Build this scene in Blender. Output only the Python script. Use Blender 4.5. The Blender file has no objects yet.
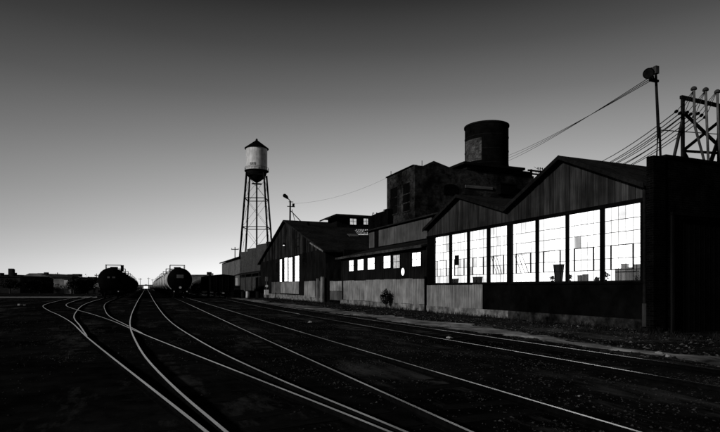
import bpy, math, random
import numpy as np
from mathutils import Vector, Matrix, noise as mnoise
random.seed(7); rng = np.random.default_rng(7)
C = bpy.context.scene.collection
R = math.radians
# ------------------------------------------------------------------ camera
CAMZ = 1.48; F = 520.0; HX, HY = 146.0, 287.0
TH = math.atan2(360-HX, F); ST, CT = math.sin(TH), math.cos(TH)
cd = bpy.data.cameras.new('camera'); cam = bpy.data.objects.new('camera', cd); C.objects.link(cam)
cam.location = (0, 0, CAMZ); cam.rotation_euler = (R(90), 0, -TH)
cd.sensor_width = 36; cd.lens = 36*F/720; cd.shift_y = (HY-216)/720; cd.clip_end = 20000; cd.clip_start = .05
sc = bpy.context.scene; sc.camera = cam
sc.view_settings.view_transform = 'Standard'; sc.view_settings.look = 'None'
sc.view_settings.exposure = 0; sc.view_settings.gamma = 1; sc.view_settings.use_curve_mapping = False
# ------------------------------------------------------------------ sky and sun
SUN_EL = 18.0; SUN_AZ = -104.0            # azimuth from +Y towards +X
SKY_STRENGTH = 0.10
SUN_STRENGTH = 1.5
w = bpy.data.worlds.new('World'); sc.world = w; w.use_nodes = True
nt = w.node_tree; nt.nodes.clear(); N = nt.nodes.new; L = nt.links.new
out = N('ShaderNodeOutputWorld'); bg = N('ShaderNodeBackground'); L(bg.outputs[0], out.inputs[0])
bg.inputs['Strength'].default_value = SKY_STRENGTH
sky = N('ShaderNodeTexSky'); sky.sky_type = 'NISHITA'; sky.sun_disc = False
sky.sun_elevation = R(SUN_EL); sky.sun_rotation = R(SUN_AZ)
sky.altitude = 0; sky.air_density = 1.0; sky.dust_density = 1.0; sky.ozone_density = 1.0
bw = N('ShaderNodeSeparateColor'); L(sky.outputs[0], bw.inputs[0])     # red channel: a red-filtered black and white plate
tc = N('ShaderNodeTexCoord'); sp = N('ShaderNodeSeparateXYZ'); L(tc.outputs['Generated'], sp.inputs[0])
cr = N('ShaderNodeValToRGB'); L(sp.outputs['Z'], cr.inputs[0])          # fall-off with height above the horizon
SKYRAMP = [(0.0, 1.30), (.03, 1.12), (.06, .93), (.10, .76), (.165, .58), (.255, .37), (.34, .20), (.415, .10), (.48, .042), (.62, .016), (1.0, .008)]
e = cr.color_ramp.elements
e[0].position, e[1].position = SKYRAMP[0][0], SKYRAMP[-1][0]
e[0].color = (SKYRAMP[0][1],)*3+(1,); e[1].color = (SKYRAMP[-1][1],)*3+(1,)
for p, v in SKYRAMP[1:-1]:
    q = e.new(p); q.color = (v, v, v, 1)
pw = N('ShaderNodeMath'); pw.operation = 'POWER'; L(bw.outputs[0], pw.inputs[0]); pw.inputs[1].default_value = 0.25
ml = N('ShaderNodeMath'); ml.operation = 'MULTIPLY'; L(pw.outputs[0], ml.inputs[0]); L(cr.outputs[0], ml.inputs[1])
m2 = N('ShaderNodeMath'); m2.operation = 'MULTIPLY'; L(ml.outputs[0], m2.inputs[0]); m2.inputs[1].default_value = 7.2
# afterglow: the sky is brightest ahead and dim behind the camera
GLOW_AZ = 35.0
nz = N('ShaderNodeVectorMath'); nz.operation = 'MULTIPLY'; L(tc.outputs['Generated'], nz.inputs[0]); nz.inputs[1].default_value = (1, 1, 0)
nn_ = N('ShaderNodeVectorMath'); nn_.operation = 'NORMALIZE'; L(nz.outputs[0], nn_.inputs[0])
dt = N('ShaderNodeVectorMath'); dt.operation = 'DOT_PRODUCT'; L(nn_.outputs[0], dt.inputs[0]); dt.inputs[1].default_value = (math.sin(R(GLOW_AZ)), math.cos(R(GLOW_AZ)), 0)
h1 = N('ShaderNodeMath'); h1.operation = 'MULTIPLY_ADD'; L(dt.outputs['Value'], h1.inputs[0]); h1.inputs[1].default_value = .5; h1.inputs[2].default_value = .5
h2 = N('ShaderNodeMath'); h2.operation = 'POWER'; L(h1.outputs[0], h2.inputs[0]); h2.inputs[1].default_value = 3.2
h3 = N('ShaderNodeMath'); h3.operation = 'MAXIMUM'; L(h2.outputs[0], h3.inputs[0]); h3.inputs[1].default_value = .10
m3 = N('ShaderNodeMath'); m3.operation = 'MULTIPLY'; L(m2.outputs[0], m3.inputs[0]); L(h3.outputs[0], m3.inputs[1])
L(m3.outputs[0], bg.inputs['Color'])
sl = bpy.data.lights.new('sun', 'SUN'); sun = bpy.data.objects.new('sun', sl); C.objects.link(sun)
sl.energy = SUN_STRENGTH; sl.angle = R(4); sl.color = (1, .985, .97)
sd = Vector((math.sin(R(SUN_AZ))*math.cos(R(SUN_EL)), math.cos(R(SUN_AZ))*math.cos(R(SUN_EL)), math.sin(R(SUN_EL))))
sun.rotation_euler = sd.to_track_quat('Z', 'Y').to_euler()
sun.location = (0, 0, 60)
# ------------------------------------------------------------------ measuring helpers (photo pixel on a known plane -> metres)
def yz(px, py, X=15.0):
    d = F*X/CT/(px-HX); return ((d-X*ST)/CT, CAMZ+(HY-py)*d/F)
def xz(px, py, Y):
    k = (px-360)/F; X = Y*(ST+CT*k)/(CT-ST*k); d = X*ST+Y*CT; return (X, CAMZ+(HY-py)*d/F)
def pd(px, d, py=HY):
    r = (px-360)/F*d; return (d*ST+r*CT, d*CT-r*ST, CAMZ+(HY-py)*d/F)
# ------------------------------------------------------------------ materials
def mat(name, c1, c2, rough=.8, metal=0, scale=3.0, stretch=(1, 1, 1), bump=.25, patch=.35, pscale=.6, bscale=None, coord='world', spec=None, wave=None, tex=None):
    m = bpy.data.materials.new(name); m.use_nodes = True; t = m.node_tree; n = t.nodes; l = t.links
    b = n['Principled BSDF']; b.inputs['Roughness'].default_value = rough; b.inputs['Metallic'].default_value = metal
    b.inputs['Specular IOR Level'].default_value = spec if spec is not None else (.0 if c2 < .13 and not metal else .25)
    if coord == 'world': g = n.new('ShaderNodeNewGeometry').outputs['Position']
    else: g = n.new('ShaderNodeTexCoord').outputs['Object']
    mp = n.new('ShaderNodeMapping'); l.new(g, mp.inputs[0]); mp.inputs['Scale'].default_value = stretch
    a = n.new('ShaderNodeTexNoise'); a.inputs['Scale'].default_value = scale; a.inputs['Detail'].default_value = 7; a.inputs['Roughness'].default_value = .65
    l.new(mp.outputs[0], a.inputs['Vector'])
    r = n.new('ShaderNodeMapRange'); r.inputs[1].default_value = .3; r.inputs[2].default_value = .7; l.new(a.outputs[0], r.inputs[0])
    p = n.new('ShaderNodeTexNoise'); p.inputs['Scale'].default_value = pscale; p.inputs['Detail'].default_value = 5; l.new(g, p.inputs['Vector'])
    pr = n.new('ShaderNodeMapRange'); pr.inputs[1].default_value = .35; pr.inputs[2].default_value = .65
    pr.inputs[3].default_value = 1-patch; pr.inputs[4].default_value = 1+patch; l.new(p.outputs[0], pr.inputs[0])
    mx = n.new('ShaderNodeMix'); mx.data_type = 'RGBA'; l.new(r.outputs[0], mx.inputs[0])
    mx.inputs[6].default_value = (c1, c1, c1, 1); mx.inputs[7].default_value = (c2, c2, c2, 1)
    mu = n.new('ShaderNodeVectorMath'); mu.operation = 'SCALE'; l.new(mx.outputs[2], mu.inputs[0]); l.new(pr.outputs[0], mu.inputs['Scale'])
    col = mu.outputs[0]; h = a.outputs[0]
    if tex == 'brick':
        s = n.new('ShaderNodeSeparateXYZ'); l.new(g, s.inputs[0]); ad = n.new('ShaderNodeMath'); l.new(s.outputs[0], ad.inputs[0]); l.new(s.outputs[1], ad.inputs[1])
        cb = n.new('ShaderNodeCombineXYZ'); l.new(ad.outputs[0], cb.inputs[0]); l.new(s.outputs[2], cb.inputs[1])
        bt = n.new('ShaderNodeTexBrick'); l.new(cb.outputs[0], bt.inputs['Vector']); bt.inputs['Scale'].default_value = 1
        bt.inputs['Brick Width'].default_value = .22; bt.inputs['Row Height'].default_value = .075; bt.inputs['Mortar Size'].default_value = .008
        bt.inputs['Color1'].default_value = (.5, .5, .5, 1); bt.inputs['Color2'].default_value = (1.3, 1.3, 1.3, 1); bt.inputs['Mortar'].default_value = (2.0, 2.0, 2.0, 1)
        bt.inputs['Bias'].default_value = -.2
        m3 = n.new('ShaderNodeVectorMath'); m3.operation = 'MULTIPLY'; l.new(col, m3.inputs[0]); l.new(bt.outputs['Color'], m3.inputs[1]); col = m3.outputs[0]
    l.new(col, b.inputs['Base Color'])
    if wave:
        wv = n.new('ShaderNodeTexWave'); wv.bands_direction = wave[0]; wv.inputs['Scale'].default_value = wave[1]; l.new(g, wv.inputs['Vector'])
        ad2 = n.new('ShaderNodeMath'); l.new(wv.outputs['Fac'], ad2.inputs[0]); l.new(a.outputs[0], ad2.inputs[1]); h = ad2.outputs[0]
    bp = n.new('ShaderNodeBump'); bp.inputs['Strength'].default_value = bump; bp.inputs['Distance'].default_value = .02; l.new(h, bp.inputs['Height']); l.new(bp.outputs[0], b.inputs['Normal'])
    return m
def lit(name, e1, e2, scale=1.2, stretch=(1, 1, 1)):
    m = bpy.data.materials.new(name); m.use_nodes = True; t = m.node_tree; n = t.nodes; l = t.links; b = n['Principled BSDF']
    b.inputs['Base Color'].default_value = (.6, .6, .6, 1)
    g = n.new('ShaderNodeNewGeometry').outputs['Position']; mp = n.new('ShaderNodeMapping'); l.new(g, mp.inputs[0]); mp.inputs['Scale'].default_value = stretch
    a = n.new('ShaderNodeTexNoise'); a.inputs['Scale'].default_value = scale; a.inputs['Detail'].default_value = 6; l.new(mp.outputs[0], a.inputs['Vector'])
    r = n.new('ShaderNodeMapRange'); r.inputs[1].default_value = .32; r.inputs[2].default_value = .6; r.inputs[3].default_value = e1; r.inputs[4].default_value = e2; l.new(a.outputs[0], r.inputs[0])
    b.inputs['Emission Color'].default_value = (1, 1, 1, 1); l.new(r.outputs[0], b.inputs['Emission Strength']); return m
M = {
 'ground': mat('ground_dirt', .004, .018, .97, scale=2.2, bump=.9, patch=.6, pscale=.28),
 'path': mat('path_dirt', .008, .30, .95, scale=1.5, stretch=(1.6, .8, 1), bump=1, patch=1.0, pscale=.55),
 'gravel': mat('gravel_stone', .006, .07, .9, scale=16, bump=.2, patch=.5, pscale=1.0),
 'rubble': mat('rubble_stone', .004, .13, .95, scale=5, bump=.3, patch=.9, pscale=.8),
 'rock': mat('pale_rock', .15, .45, .9, scale=12),
 'tie': mat('tie_wood', .005, .02, .95, scale=6, stretch=(1, 6, 1), coord='obj'),
 'rust': mat('rail_rust', .003, .008, .85, scale=9),
 'railtop': mat('rail_polished', .55, .8, .31, 1, scale=5, bump=.03, patch=.15),
 'darkwood': mat('tarred_boards', .003, .016, .85, scale=2.5, stretch=(1, 5, .25), bump=.4, wave=('Y', 2.6)),
 'gable2': mat('gable_board_pale', .012, .075, .9, scale=2.4, stretch=(1, 6, .3), bump=.4, patch=.5),
 'gable3': mat('gable_board_dark', .007, .04, .9, scale=2.4, stretch=(1, 6, .3), bump=.4, patch=.5),
 'gable': mat('gable_siding', .010, .06, .8, scale=2.2, stretch=(1, 3.2, .22), bump=.5, patch=.4, wave=('Y', 3.2)),
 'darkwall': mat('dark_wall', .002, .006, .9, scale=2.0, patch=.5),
 'roof': mat('tar_roof', .008, .035, .9, scale=5, stretch=(1, 1, 1), patch=.3, wave=('X', 1.6)),
 'sheet': mat('corrugated_sheet', .10, .42, .6, .2, scale=2.6, stretch=(1, 3.0, .22), bump=.7, patch=.35, pscale=.9, wave=('Y', 4.2)),
 'sheetgrey': mat('grey_sheet', .05, .14, .7, .1, scale=2.2, stretch=(1, 2.5, .3), bump=.6, patch=.4, wave=('Y', 4.2)),
 'warehouse': mat('warehouse_sheet', .03, .07, .7, .1, scale=1.2, stretch=(1, 1, 3), bump=.5, patch=.3, wave=('Z', 1.2)),
 'warehouse2': mat('warehouse_pale_sheet', .09, .17, .7, .1, scale=1.2, stretch=(1, 1, 3), bump=.5, patch=.3, wave=('Z', 1.2)),
 'concrete': mat('concrete', .05, .30, .9, scale=4, patch=.6, pscale=1.8, bump=.6),
 'darkconcrete': mat('sooty_concrete', .004, .06, .95, scale=5, patch=.8, pscale=1.2, bump=.8),
 'masonry': mat('masonry', .003, .042, .95, scale=2.4, bump=1.0, patch=.75, pscale=.45, tex='brick'),
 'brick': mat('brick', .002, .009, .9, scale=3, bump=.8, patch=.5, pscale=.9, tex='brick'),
 'pierbrick': mat('dimmed_pier_brick', .001, .005, .95, scale=3, bump=.8, patch=.5, pscale=.9, tex='brick'),  # darker copy of the brick; colour lowered to offset the sun on the pilaster
 'palebrick': mat('pale_patch_brick', .02, .12, .9, scale=5, bump=1, patch=.4, pscale=1.5, tex='brick'),
 'black': mat('black_paint', .003, .006, .8, scale=4, bump=.1),
 'stack': mat('stack_iron', .003, .008, .85, scale=2, bump=.3, wave=('Z', .7)),
 'steel': mat('dark_steel', .006, .018, .7, .0, scale=6, bump=.1),
 'pipe': mat('galvanised_pipe', .06, .14, .55, .3, scale=5, bump=.1, coord='world'),
 'greywood': mat('weathered_pole', .02, .07, .85, scale=6, stretch=(1, 1, .2)),
 'fasciawood': mat('fascia_wood', .02, .09, .9, scale=5, stretch=(1, .6, 2), patch=.5),
 'tankwhite': mat('white_tank_paint', .55, .95, .5, 0, scale=1.1, stretch=(2.4, 2.4, .35), bump=.15, patch=.22, pscale=.9, coord='obj'),
 'tankpale': mat('pale_car_paint', .72, .92, .35, .1, scale=1.0, bump=.1, patch=.2, coord='obj', spec=.6),
 'white': mat('white_paint', .65, .85, .6, 0, scale=8, bump=.05, patch=.08),
 'cable': mat('cable_rubber', .02, .03, .7, scale=8, bump=0),
 'leaf': mat('foliage', .008, .026, .9, scale=6, patch=.4),
 'bark': mat('bark', .03, .06, .9, scale=8),
 'road': mat('wet_road', .12, .42, .5, 0, scale=.5, patch=.4, pscale=.08, spec=.8),
 'far': mat('far_building_dark', .012, .03, .9, scale=.4),
 'fargrey': mat('far_building_grey', .12, .2, .9, scale=.3),
 'farpale': mat('far_building_pale', .3, .45, .9, scale=.3),
 'lit': lit('added_glow_sheet', 1.0, 2.6, .8, (1, 1, .5)),  # emission stands in for sun glare behind the big windows
 'glarepane': lit('glare_pane', 1.2, 2.2, 1.5),  # panes emit in place of sun glare through dusty glass
 'dimpane': lit('dim_pane', .02, .35, 5),
 'greypane': lit('grey_pane', .3, .55, 3),
 'lamp': lit('lamp_glow', 1.0, 1.1),
 'curtain': mat('curtain_cloth', .35, .6, .9, scale=3, stretch=(1, 4, .3)),
}
# dry pale dust lying in drifts on the dark cinders
t = M['ground'].node_tree; b = t.nodes['Principled BSDF']; src = b.inputs['Base Color'].links[0].from_socket
gg = t.nodes.new('ShaderNodeNewGeometry'); mp = t.nodes.new('ShaderNodeMapping'); mp.inputs['Scale'].default_value = (.55, .16, 1); mp.inputs['Rotation'].default_value = (0, 0, .1); t.links.new(gg.outputs['Position'], mp.inputs[0])
n1 = t.nodes.new('ShaderNodeTexNoise'); n1.inputs['Scale'].default_value = 1.0; n1.inputs['Detail'].default_value = 9; n1.inputs['Roughness'].default_value = .72; t.links.new(mp.outputs[0], n1.inputs['Vector'])
q1 = t.nodes.new('ShaderNodeMapRange'); q1.inputs[1].default_value = .52; q1.inputs[2].default_value = .64; t.links.new(n1.outputs[0], q1.inputs[0])
x1 = t.nodes.new('ShaderNodeMix'); x1.data_type = 'RGBA'; t.links.new(q1.outputs[0], x1.inputs[0]); t.links.new(src, x1.inputs[6]); x1.inputs[7].default_value = (.07, .07, .07, 1); t.links.new(x1.outputs[2], b.inputs['Base Color'])
for gname, gt in (('glass', .95), ('glass1', .70), ('glass2', .42), ('glass3', .25)):
  gm = bpy.data.materials.new('window_'+gname); gm.use_nodes = True; t = gm.node_tree; b = t.nodes['Principled BSDF']; t.nodes.remove(b)
  tr = t.nodes.new('ShaderNodeBsdfTransparent'); tr.inputs[0].default_value = (gt, gt, gt, 1); gl = t.nodes.new('ShaderNodeBsdfGlossy'); gl.inputs['Roughness'].default_value = .08
  ms = t.nodes.new('ShaderNodeMixShader'); ms.inputs[0].default_value = .07; t.links.new(tr.outputs[0], ms.inputs[1]); t.links.new(gl.outputs[0], ms.inputs[2]); t.links.new(ms.outputs[0], t.nodes['Material Output'].inputs[0])
  M[gname] = gm
# ------------------------------------------------------------------ mesh helpers
class MB:
    def __init__(s): s.v = []; s.f = []; s.m = []
    def add(s, vs, fs, mi=0):
        o = len(s.v); s.v += [tuple(p) for p in vs]; s.f += [tuple(i+o for i in f) for f in fs]; s.m += [mi]*len(fs); return s
    def box(s, x0, x1, y0, y1, z0, z1, mi=0):
        v = [(x, y, z) for x in (x0, x1) for y in (y0, y1) for z in (z0, z1)]
        return s.add(v, [(0, 1, 3, 2), (4, 6, 7, 5), (0, 4, 5, 1), (2, 3, 7, 6), (0, 2, 6, 4), (1, 5, 7, 3)], mi)
    def bar(s, a, b, w, h=None, mi=0):
        a = Vector(a); b = Vector(b); h = h or w; d = (b-a).normalized(); u = d.cross(Vector((0, 0, 1)))
        if u.length < 1e-3: u = Vector((1, 0, 0))
        u.normalize(); q = u.cross(d); vs = []
        for p in (a, b):
            for i, j in ((-1, -1), (1, -1), (1, 1), (-1, 1)): vs.append(p+u*(i*w/2)+q*(j*h/2))
        return s.add(vs, [(3, 2, 1, 0), (4, 5, 6, 7), (0, 1, 5, 4), (1, 2, 6, 5), (2, 3, 7, 6), (3, 0, 4, 7)], mi)
    def tube(s, pts, r, n=8, mi=0, cap=True):
        pts = [Vector(p) for p in pts]; rs = r if isinstance(r, (list, tuple)) else [r]*len(pts); vs = []; fs = []
        for i, p in enumerate(pts):
            d = (pts[min(i+1, len(pts)-1)]-pts[max(i-1, 0)]).normalized(); u = d.cross(Vector((0, 0, 1)))
            if u.length < 1e-3: u = Vector((1, 0, 0))
            u.normalize(); q = d.cross(u)
            for k in range(n):
                a = 2*math.pi*k/n; vs.append(p+(u*math.cos(a)+q*math.sin(a))*rs[i])
        for i in range(len(pts)-1):
            for k in range(n): fs.append((i*n+k, i*n+(k+1) % n, (i+1)*n+(k+1) % n, (i+1)*n+k))
        if cap: fs.append(tuple(range(n))[::-1]); fs.append(tuple((len(pts)-1)*n+k for k in range(n)))
        return s.add(vs, fs, mi)
    def lathe(s, prof, c=(0, 0, 0), n=32, mi=0):
        vs = []; fs = []
        for r, z in prof:
            for k in range(n):
                a = 2*math.pi*k/n; vs.append((c[0]+r*math.cos(a), c[1]+r*math.sin(a), c[2]+z))
        for i in range(len(prof)-1):
            for k in range(n): fs.append((i*n+k, i*n+(k+1) % n, (i+1)*n+(k+1) % n, (i+1)*n+k))
        fs.append(tuple(range(n))[::-1]); fs.append(tuple((len(prof)-1)*n+k for k in range(n)))
        return s.add(vs, fs, mi)
    def prism(s, poly, axis, a, b, mi=0):      # polygon in the plane across the axis, pushed from a to b
        n = len(poly)
        f = (lambda p, t: (t, p[0], p[1])) if axis == 'x' else (lambda p, t: (p[0], t, p[1])) if axis == 'y' else (lambda p, t: (p[0], p[1], t))
        vs = [f(p, a) for p in poly]+[f(p, b) for p in poly]
        return s.add(vs, [tuple(range(n)), tuple(range(2*n-1, n-1, -1))]+[(i, i+n, (i+1) % n+n, (i+1) % n) for i in range(n)], mi)
    def build(s, name, mats, parent=None, smooth=False, loc=None, bevel=0):
        me = bpy.data.meshes.new(name); me.from_pydata(s.v, [], s.f); me.update()
        if not isinstance(mats, (list, tuple)): mats = [mats]
        for m in mats: me.materials.append(M[m] if isinstance(m, str) else m)
        me.polygons.foreach_set('material_index', s.m)
        if smooth: me.polygons.foreach_set('use_smooth', [True]*len(s.f))
        import bmesh
        bm = bmesh.new(); bm.from_mesh(me); bmesh.ops.recalc_face_normals(bm, faces=bm.faces); bm.to_mesh(me); bm.free()
        o = bpy.data.objects.new(name, me); C.objects.link(o)
        if smooth:
            md = o.modifiers.new('es', 'EDGE_SPLIT'); md.split_angle = R(40)
        if bevel:
            md = o.modifiers.new('bv', 'BEVEL'); md.width = bevel; md.segments = 1
        if parent is not None:
            o.parent = parent
            pl = Vector(parent.location) if parent.type == 'EMPTY' or parent.parent is None else Vector((0, 0, 0))
            if loc == 'world': o.location = -pl
        elif loc and loc != 'world': o.location = loc
        return o
def tag(o, label=None, cat=None, group=None, kind=None):
    if label: o['label'] = label
    if cat: o['category'] = cat
    if group: o['group'] = group
    if kind: o['kind'] = kind
    return o
def thing(name, label, cat, loc=(0, 0, 0), rz=0, group=None):
    o = bpy.data.objects.new(name, None); C.objects.link(o); o.location = loc; o.rotation_euler = (0, 0, rz); o.empty_display_size = .3
    return tag(o, label, cat, group)
def rebase(o):      # parts were modelled in world metres; keep the Empty at the thing's base
    for c in o.children: c.matrix_parent_inverse = o.matrix_basis.inverted()
def copy_tree(o, parent=None):
    c = o.copy(); C.objects.link(c)
    if parent is not None: c.parent = parent
    for ch in [k for k in o.children]: copy_tree(ch, c)
    return c
def fbm(x, y, s): return mnoise.noise(Vector((x*s, y*s, 3.3)))
# ------------------------------------------------------------------ ground
def gh(x, y):
    h = .035*fbm(x, y, .45)+.015*fbm(x, y, 1.7)
    if 11.6 < x < 15 and y < 80: h += .10*min(1, (x-11.6)/1.5)
    return h-.01
def axis(a, b, fine, c0, c1, far):
    s = [c0+i*fine for i in range(int((c1-c0)/fine)+1)]; step = fine
    x = c1
    while x < b: step *= 1.25; x += step; s.append(min(x, b))
    step = fine; x = c0
    while x > a: step *= 1.25; x -= step; s.insert(0, max(x, a))
    return s
xs = axis(-6000, 6000, .3, -9, 20, 0); ys = axis(-200, 9000, .3, 1.5, 44, 0)
mb = MB(); nx, ny = len(xs), len(ys)
mb.v = [(x, y, gh(x, y) if (-30 < x < 40 and -10 < y < 90) else -.01) for y in ys for x in xs]
mb.f = [(j*nx+i, j*nx+i+1, (j+1)*nx+i+1, (j+1)*nx+i) for j in range(ny-1) for i in range(nx-1)]; mb.m = [0]*len(mb.f)
g = mb.build('ground', 'ground', smooth=True); g.modifiers.clear(); tag(g, kind='structure')
# pale ragged dirt path along the wall
mb = MB(); n = 360; vs = []; fs = []
for i in range(n+1):
    y = 2+i*.3; nr = max(0, min(1, (18-y)/8)); a = 9.8+.5*nr+.5*fbm(y, 1, .5)+.35*fbm(y, 2, 2.1); b = 11.7-.5*nr+1.0*fbm(y, 5, .3)+.6*fbm(y, 7, 1.7)
    for k in range(7):
        x = a+(b-a)*k/6; vs.append((x, y, gh(x, y)+.028+.03*fbm(x*1.2, y, 2.3)-(.05 if k in (0, 6) else 0)))
for i in range(n):
    for k in range(6): fs.append((i*7+k, i*7+k+1, (i+1)*7+k+1, (i+1)*7+k))
mb.add(vs, fs); tag(mb.build('path', 'path', smooth=True), kind='structure')
# pale road crossing the yard far behind
a = pd(-60, 71); b = pd(97, 72); c = pd(97, 79); d = pd(-60, 78)
mb = MB(); mb.add([(a[0], a[1], .02), (b[0], b[1], .02), (c[0], c[1], .02), (d[0], d[1], .02)], [(0, 1, 2, 3)]); tag(mb.build('road', 'road'), kind='structure')
# ------------------------------------------------------------------ tracks
def spline(cp):
    cp = [Vector((x, y, 0)) for y, x in cp]; out = []
    P = [cp[0]*2-cp[1]]+cp+[cp[-1]*2-cp[-2]]
    for i in range(1, len(P)-2):
        p0, p1, p2, p3 = P[i-1], P[i], P[i+1], P[i+2]; seg = max(2, min(14, int((p2-p1).length/.8)))
        ts = [0, (p1-p0).length**.5]; ts.append(ts[1]+(p2-p1).length**.5); ts.append(ts[2]+(p3-p2).length**.5)
        for k in range(seg):
            t = ts[1]+(ts[2]-ts[1])*k/seg
            A1 = p0*((ts[1]-t)/(ts[1]-ts[0]))+p1*((t-ts[0])/(ts[1]-ts[0])); A2 = p1*((ts[2]-t)/(ts[2]-ts[1]))+p2*((t-ts[1])/(ts[2]-ts[1])); A3 = p2*((ts[3]-t)/(ts[3]-ts[2]))+p3*((t-ts[2])/(ts[3]-ts[2]))
            B1 = A1*((ts[2]-t)/(ts[2]-ts[0]))+A2*((t-ts[0])/(ts[2]-ts[0])); B2 = A2*((ts[3]-t)/(ts[3]-ts[1]))+A3*((t-ts[1])/(ts[3]-ts[1]))
            out.append(B1*((ts[2]-t)/(ts[2]-ts[1]))+B2*((t-ts[1])/(ts[2]-ts[1])))
    return out+[cp[-1]]
tie_mb = MB(); tie_mb.box(-1.25, 1.25, -.11, .11, -.14, -.002)
tie_mesh = None
PROF = [(-.055, -.10), (-.055, -.085), (-.012, -.07), (-.012, -.03), (-.034, -.022), (-.034, -.006), (-.021, 0), (.021, 0), (.034, -.006), (.034, -.022), (.012, -.03), (.012, -.07), (.055, -.085), (.055, -.10)]
def track(cp, label, top=.08, ties=True, tie_from=2.0, tie_to=30.0, rails=(-1, 1)):
    global tie_mesh
    pts = spline(cp); root = thing('railway_track', label, 'track', (pts[0].x, pts[0].y, 0), group='railway tracks in the yard')
    for s in rails:
        vs = []; fs = []; mi = []; n = len(PROF)
        for i, p in enumerate(pts):
            d = (pts[min(i+1, len(pts)-1)]-pts[max(i-1, 0)]).normalized(); nn = Vector((d.y, -d.x, 0)); q = p+nn*s*.7525
            for a, z in PROF: vs.append((q.x+nn.x*a, q.y+nn.y*a, top+z))
        for i in range(len(pts)-1):
            for k in range(n-1): fs.append((i*n+k, i*n+k+1, (i+1)*n+k+1, (i+1)*n+k)); mi.append(1 if k == 6 else 0)
        fs.append(tuple(range(n))); mi.append(0)
        mb = MB(); mb.v = vs; mb.f = fs; mb.m = mi; mb.build('rail', ['rust', 'railtop'], root)
    if ties:
        acc = 0; last = pts[0]; far = MB(); cnt = 0
        for i in range(len(pts)-1):
            a, b = pts[i], pts[i+1]; Ls = (b-a).length; t = acc
            while t < Ls:
                p = a+(b-a)*(t/Ls); d = (b-a).normalized(); ang = math.atan2(-d.x, d.y)+random.uniform(-.03, .03)
                if tie_from <= p.y <= tie_to:
                    if tie_mesh is None:
                        o = tie_mb.build('tie', 'tie', root); tie_mesh = o.data
                    else:
                        o = bpy.data.objects.new('tie', tie_mesh); C.objects.link(o); o.parent = root
                    o.location = (p.x+random.uniform(-.04, .04), p.y, gh(p.x, p.y)+random.uniform(-.012, .012)); o.rotation_euler = (0, 0, ang)
                elif p.y > tie_to and p.y < 110:
                    R3 = Matrix.Rotation(ang, 4, 'Z'); far.add([R3 @ Vector(v)+Vector((p.x, p.y, 0)) for v in tie_mb.v], tie_mb.f)
                t += .58
            acc = t-Ls
        if far.f: tag(far.build('tie', 'tie', root), kind='stuff')
    rebase(root); return root
track([(2, 1.9), (5, 1.5), (7.5, 1.15), (11.2, .75), (15.5, .46), (20, .24), (26, .10), (45, 0), (120, 0), (700, 0)], 'curving track between the two tank trains, running straight to the vanishing point', tie_to=28)
track([(2, 1.85), (5, 1.35), (8.5, .70), (12.4, -.03), (17, -.87), (23.6, -2.0), (30, -3.3), (36.3, -4.7), (46, -6.5), (59, -7.4), (80, -7.9), (260, -8)], 'track that swings away leftmost in a long bend', top=.077, tie_to=28)
track([(17, -.84), (21.3, -1.45), (27.5, -2.35), (35.7, -3.1), (45, -3.75), (55, -4.1), (90, -4.15), (700, -4.15)], 'short branch track leading to the left tank train', top=.074, ties=False)
track([(1.5, 3.66), (8, 3.68), (16, 3.72), (30, 3.85), (55, 4.05), (90, 4.05), (700, 4.05)], 'straight track leading from the bottom right to the right tank train', top=.08)
track([(1, 8.25), (10, 8.2), (20, 8.1), (35, 8.25), (55, 8.9), (75, 9.3), (150, 9.3), (300, 9.3)], 'track nearest the factory wall, beside the pale dirt path', top=.08)
# stones
def stones(name, num, fx, size, m, kind='stuff'):
    base = np.array([(1, 0, 0), (-1, 0, 0), (0, 1, 0), (0, -1, 0), (0, 0, 1), (0, 0, -1)], float)
    fb = [(0, 2, 4), (2, 1, 4), (1, 3, 4), (3, 0, 4), (2, 0, 5), (1, 2, 5), (3, 1, 5), (0, 3, 5)]
    vs = []; fs = []
    for i in range(num):
        x, y = fx(); s = size()*np.array([random.uniform(.7, 1.3), random.uniform(.7, 1.3), random.uniform(.4, .8)])
        v = base*s*rng.uniform(.7, 1.2, (6, 1)); a = random.random()*6.28; ca, sa = math.cos(a), math.sin(a)
        o = len(vs); z = gh(x, y)+.004
        for p in v: vs.append((x+p[0]*ca-p[1]*sa, y+p[0]*sa+p[1]*ca, z+p[2]))
        fs += [(f[0]+o, f[1]+o, f[2]+o) for f in fb]
    mb = MB(); mb.v = vs; mb.f = fs; mb.m = [0]*len(fs); return tag(mb.build(name, m), kind=kind)
def fx1():
    while True:
        y = 2.5+42*random.random()**1.7; x = random.uniform(-6, 14.5)
        p = .06+1.1*max(0, fbm(x, y, .7)*1.8)**1.3+.5*max(0, fbm(x+40, y, 2.1))
        if 4.9 < x < 7.2: p = max(p, .25)+.5*max(0, fbm(x, y, 1.3))
        if x < 2.5 and x > -1.5: p *= .5
        if x < 1.5 and y < 11: p *= .15
        if random.random() < p: return x, y
stones('gravel', 60000, fx1, lambda: .005+.022*random.random()**3, 'gravel')
def fx2():
    y = 2+50*random.random()**1.3; return random.uniform(9.9, 14.6), y
stones('rubble', 9000, fx2, lambda: .008+.045*random.random()**3, 'rubble')
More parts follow.
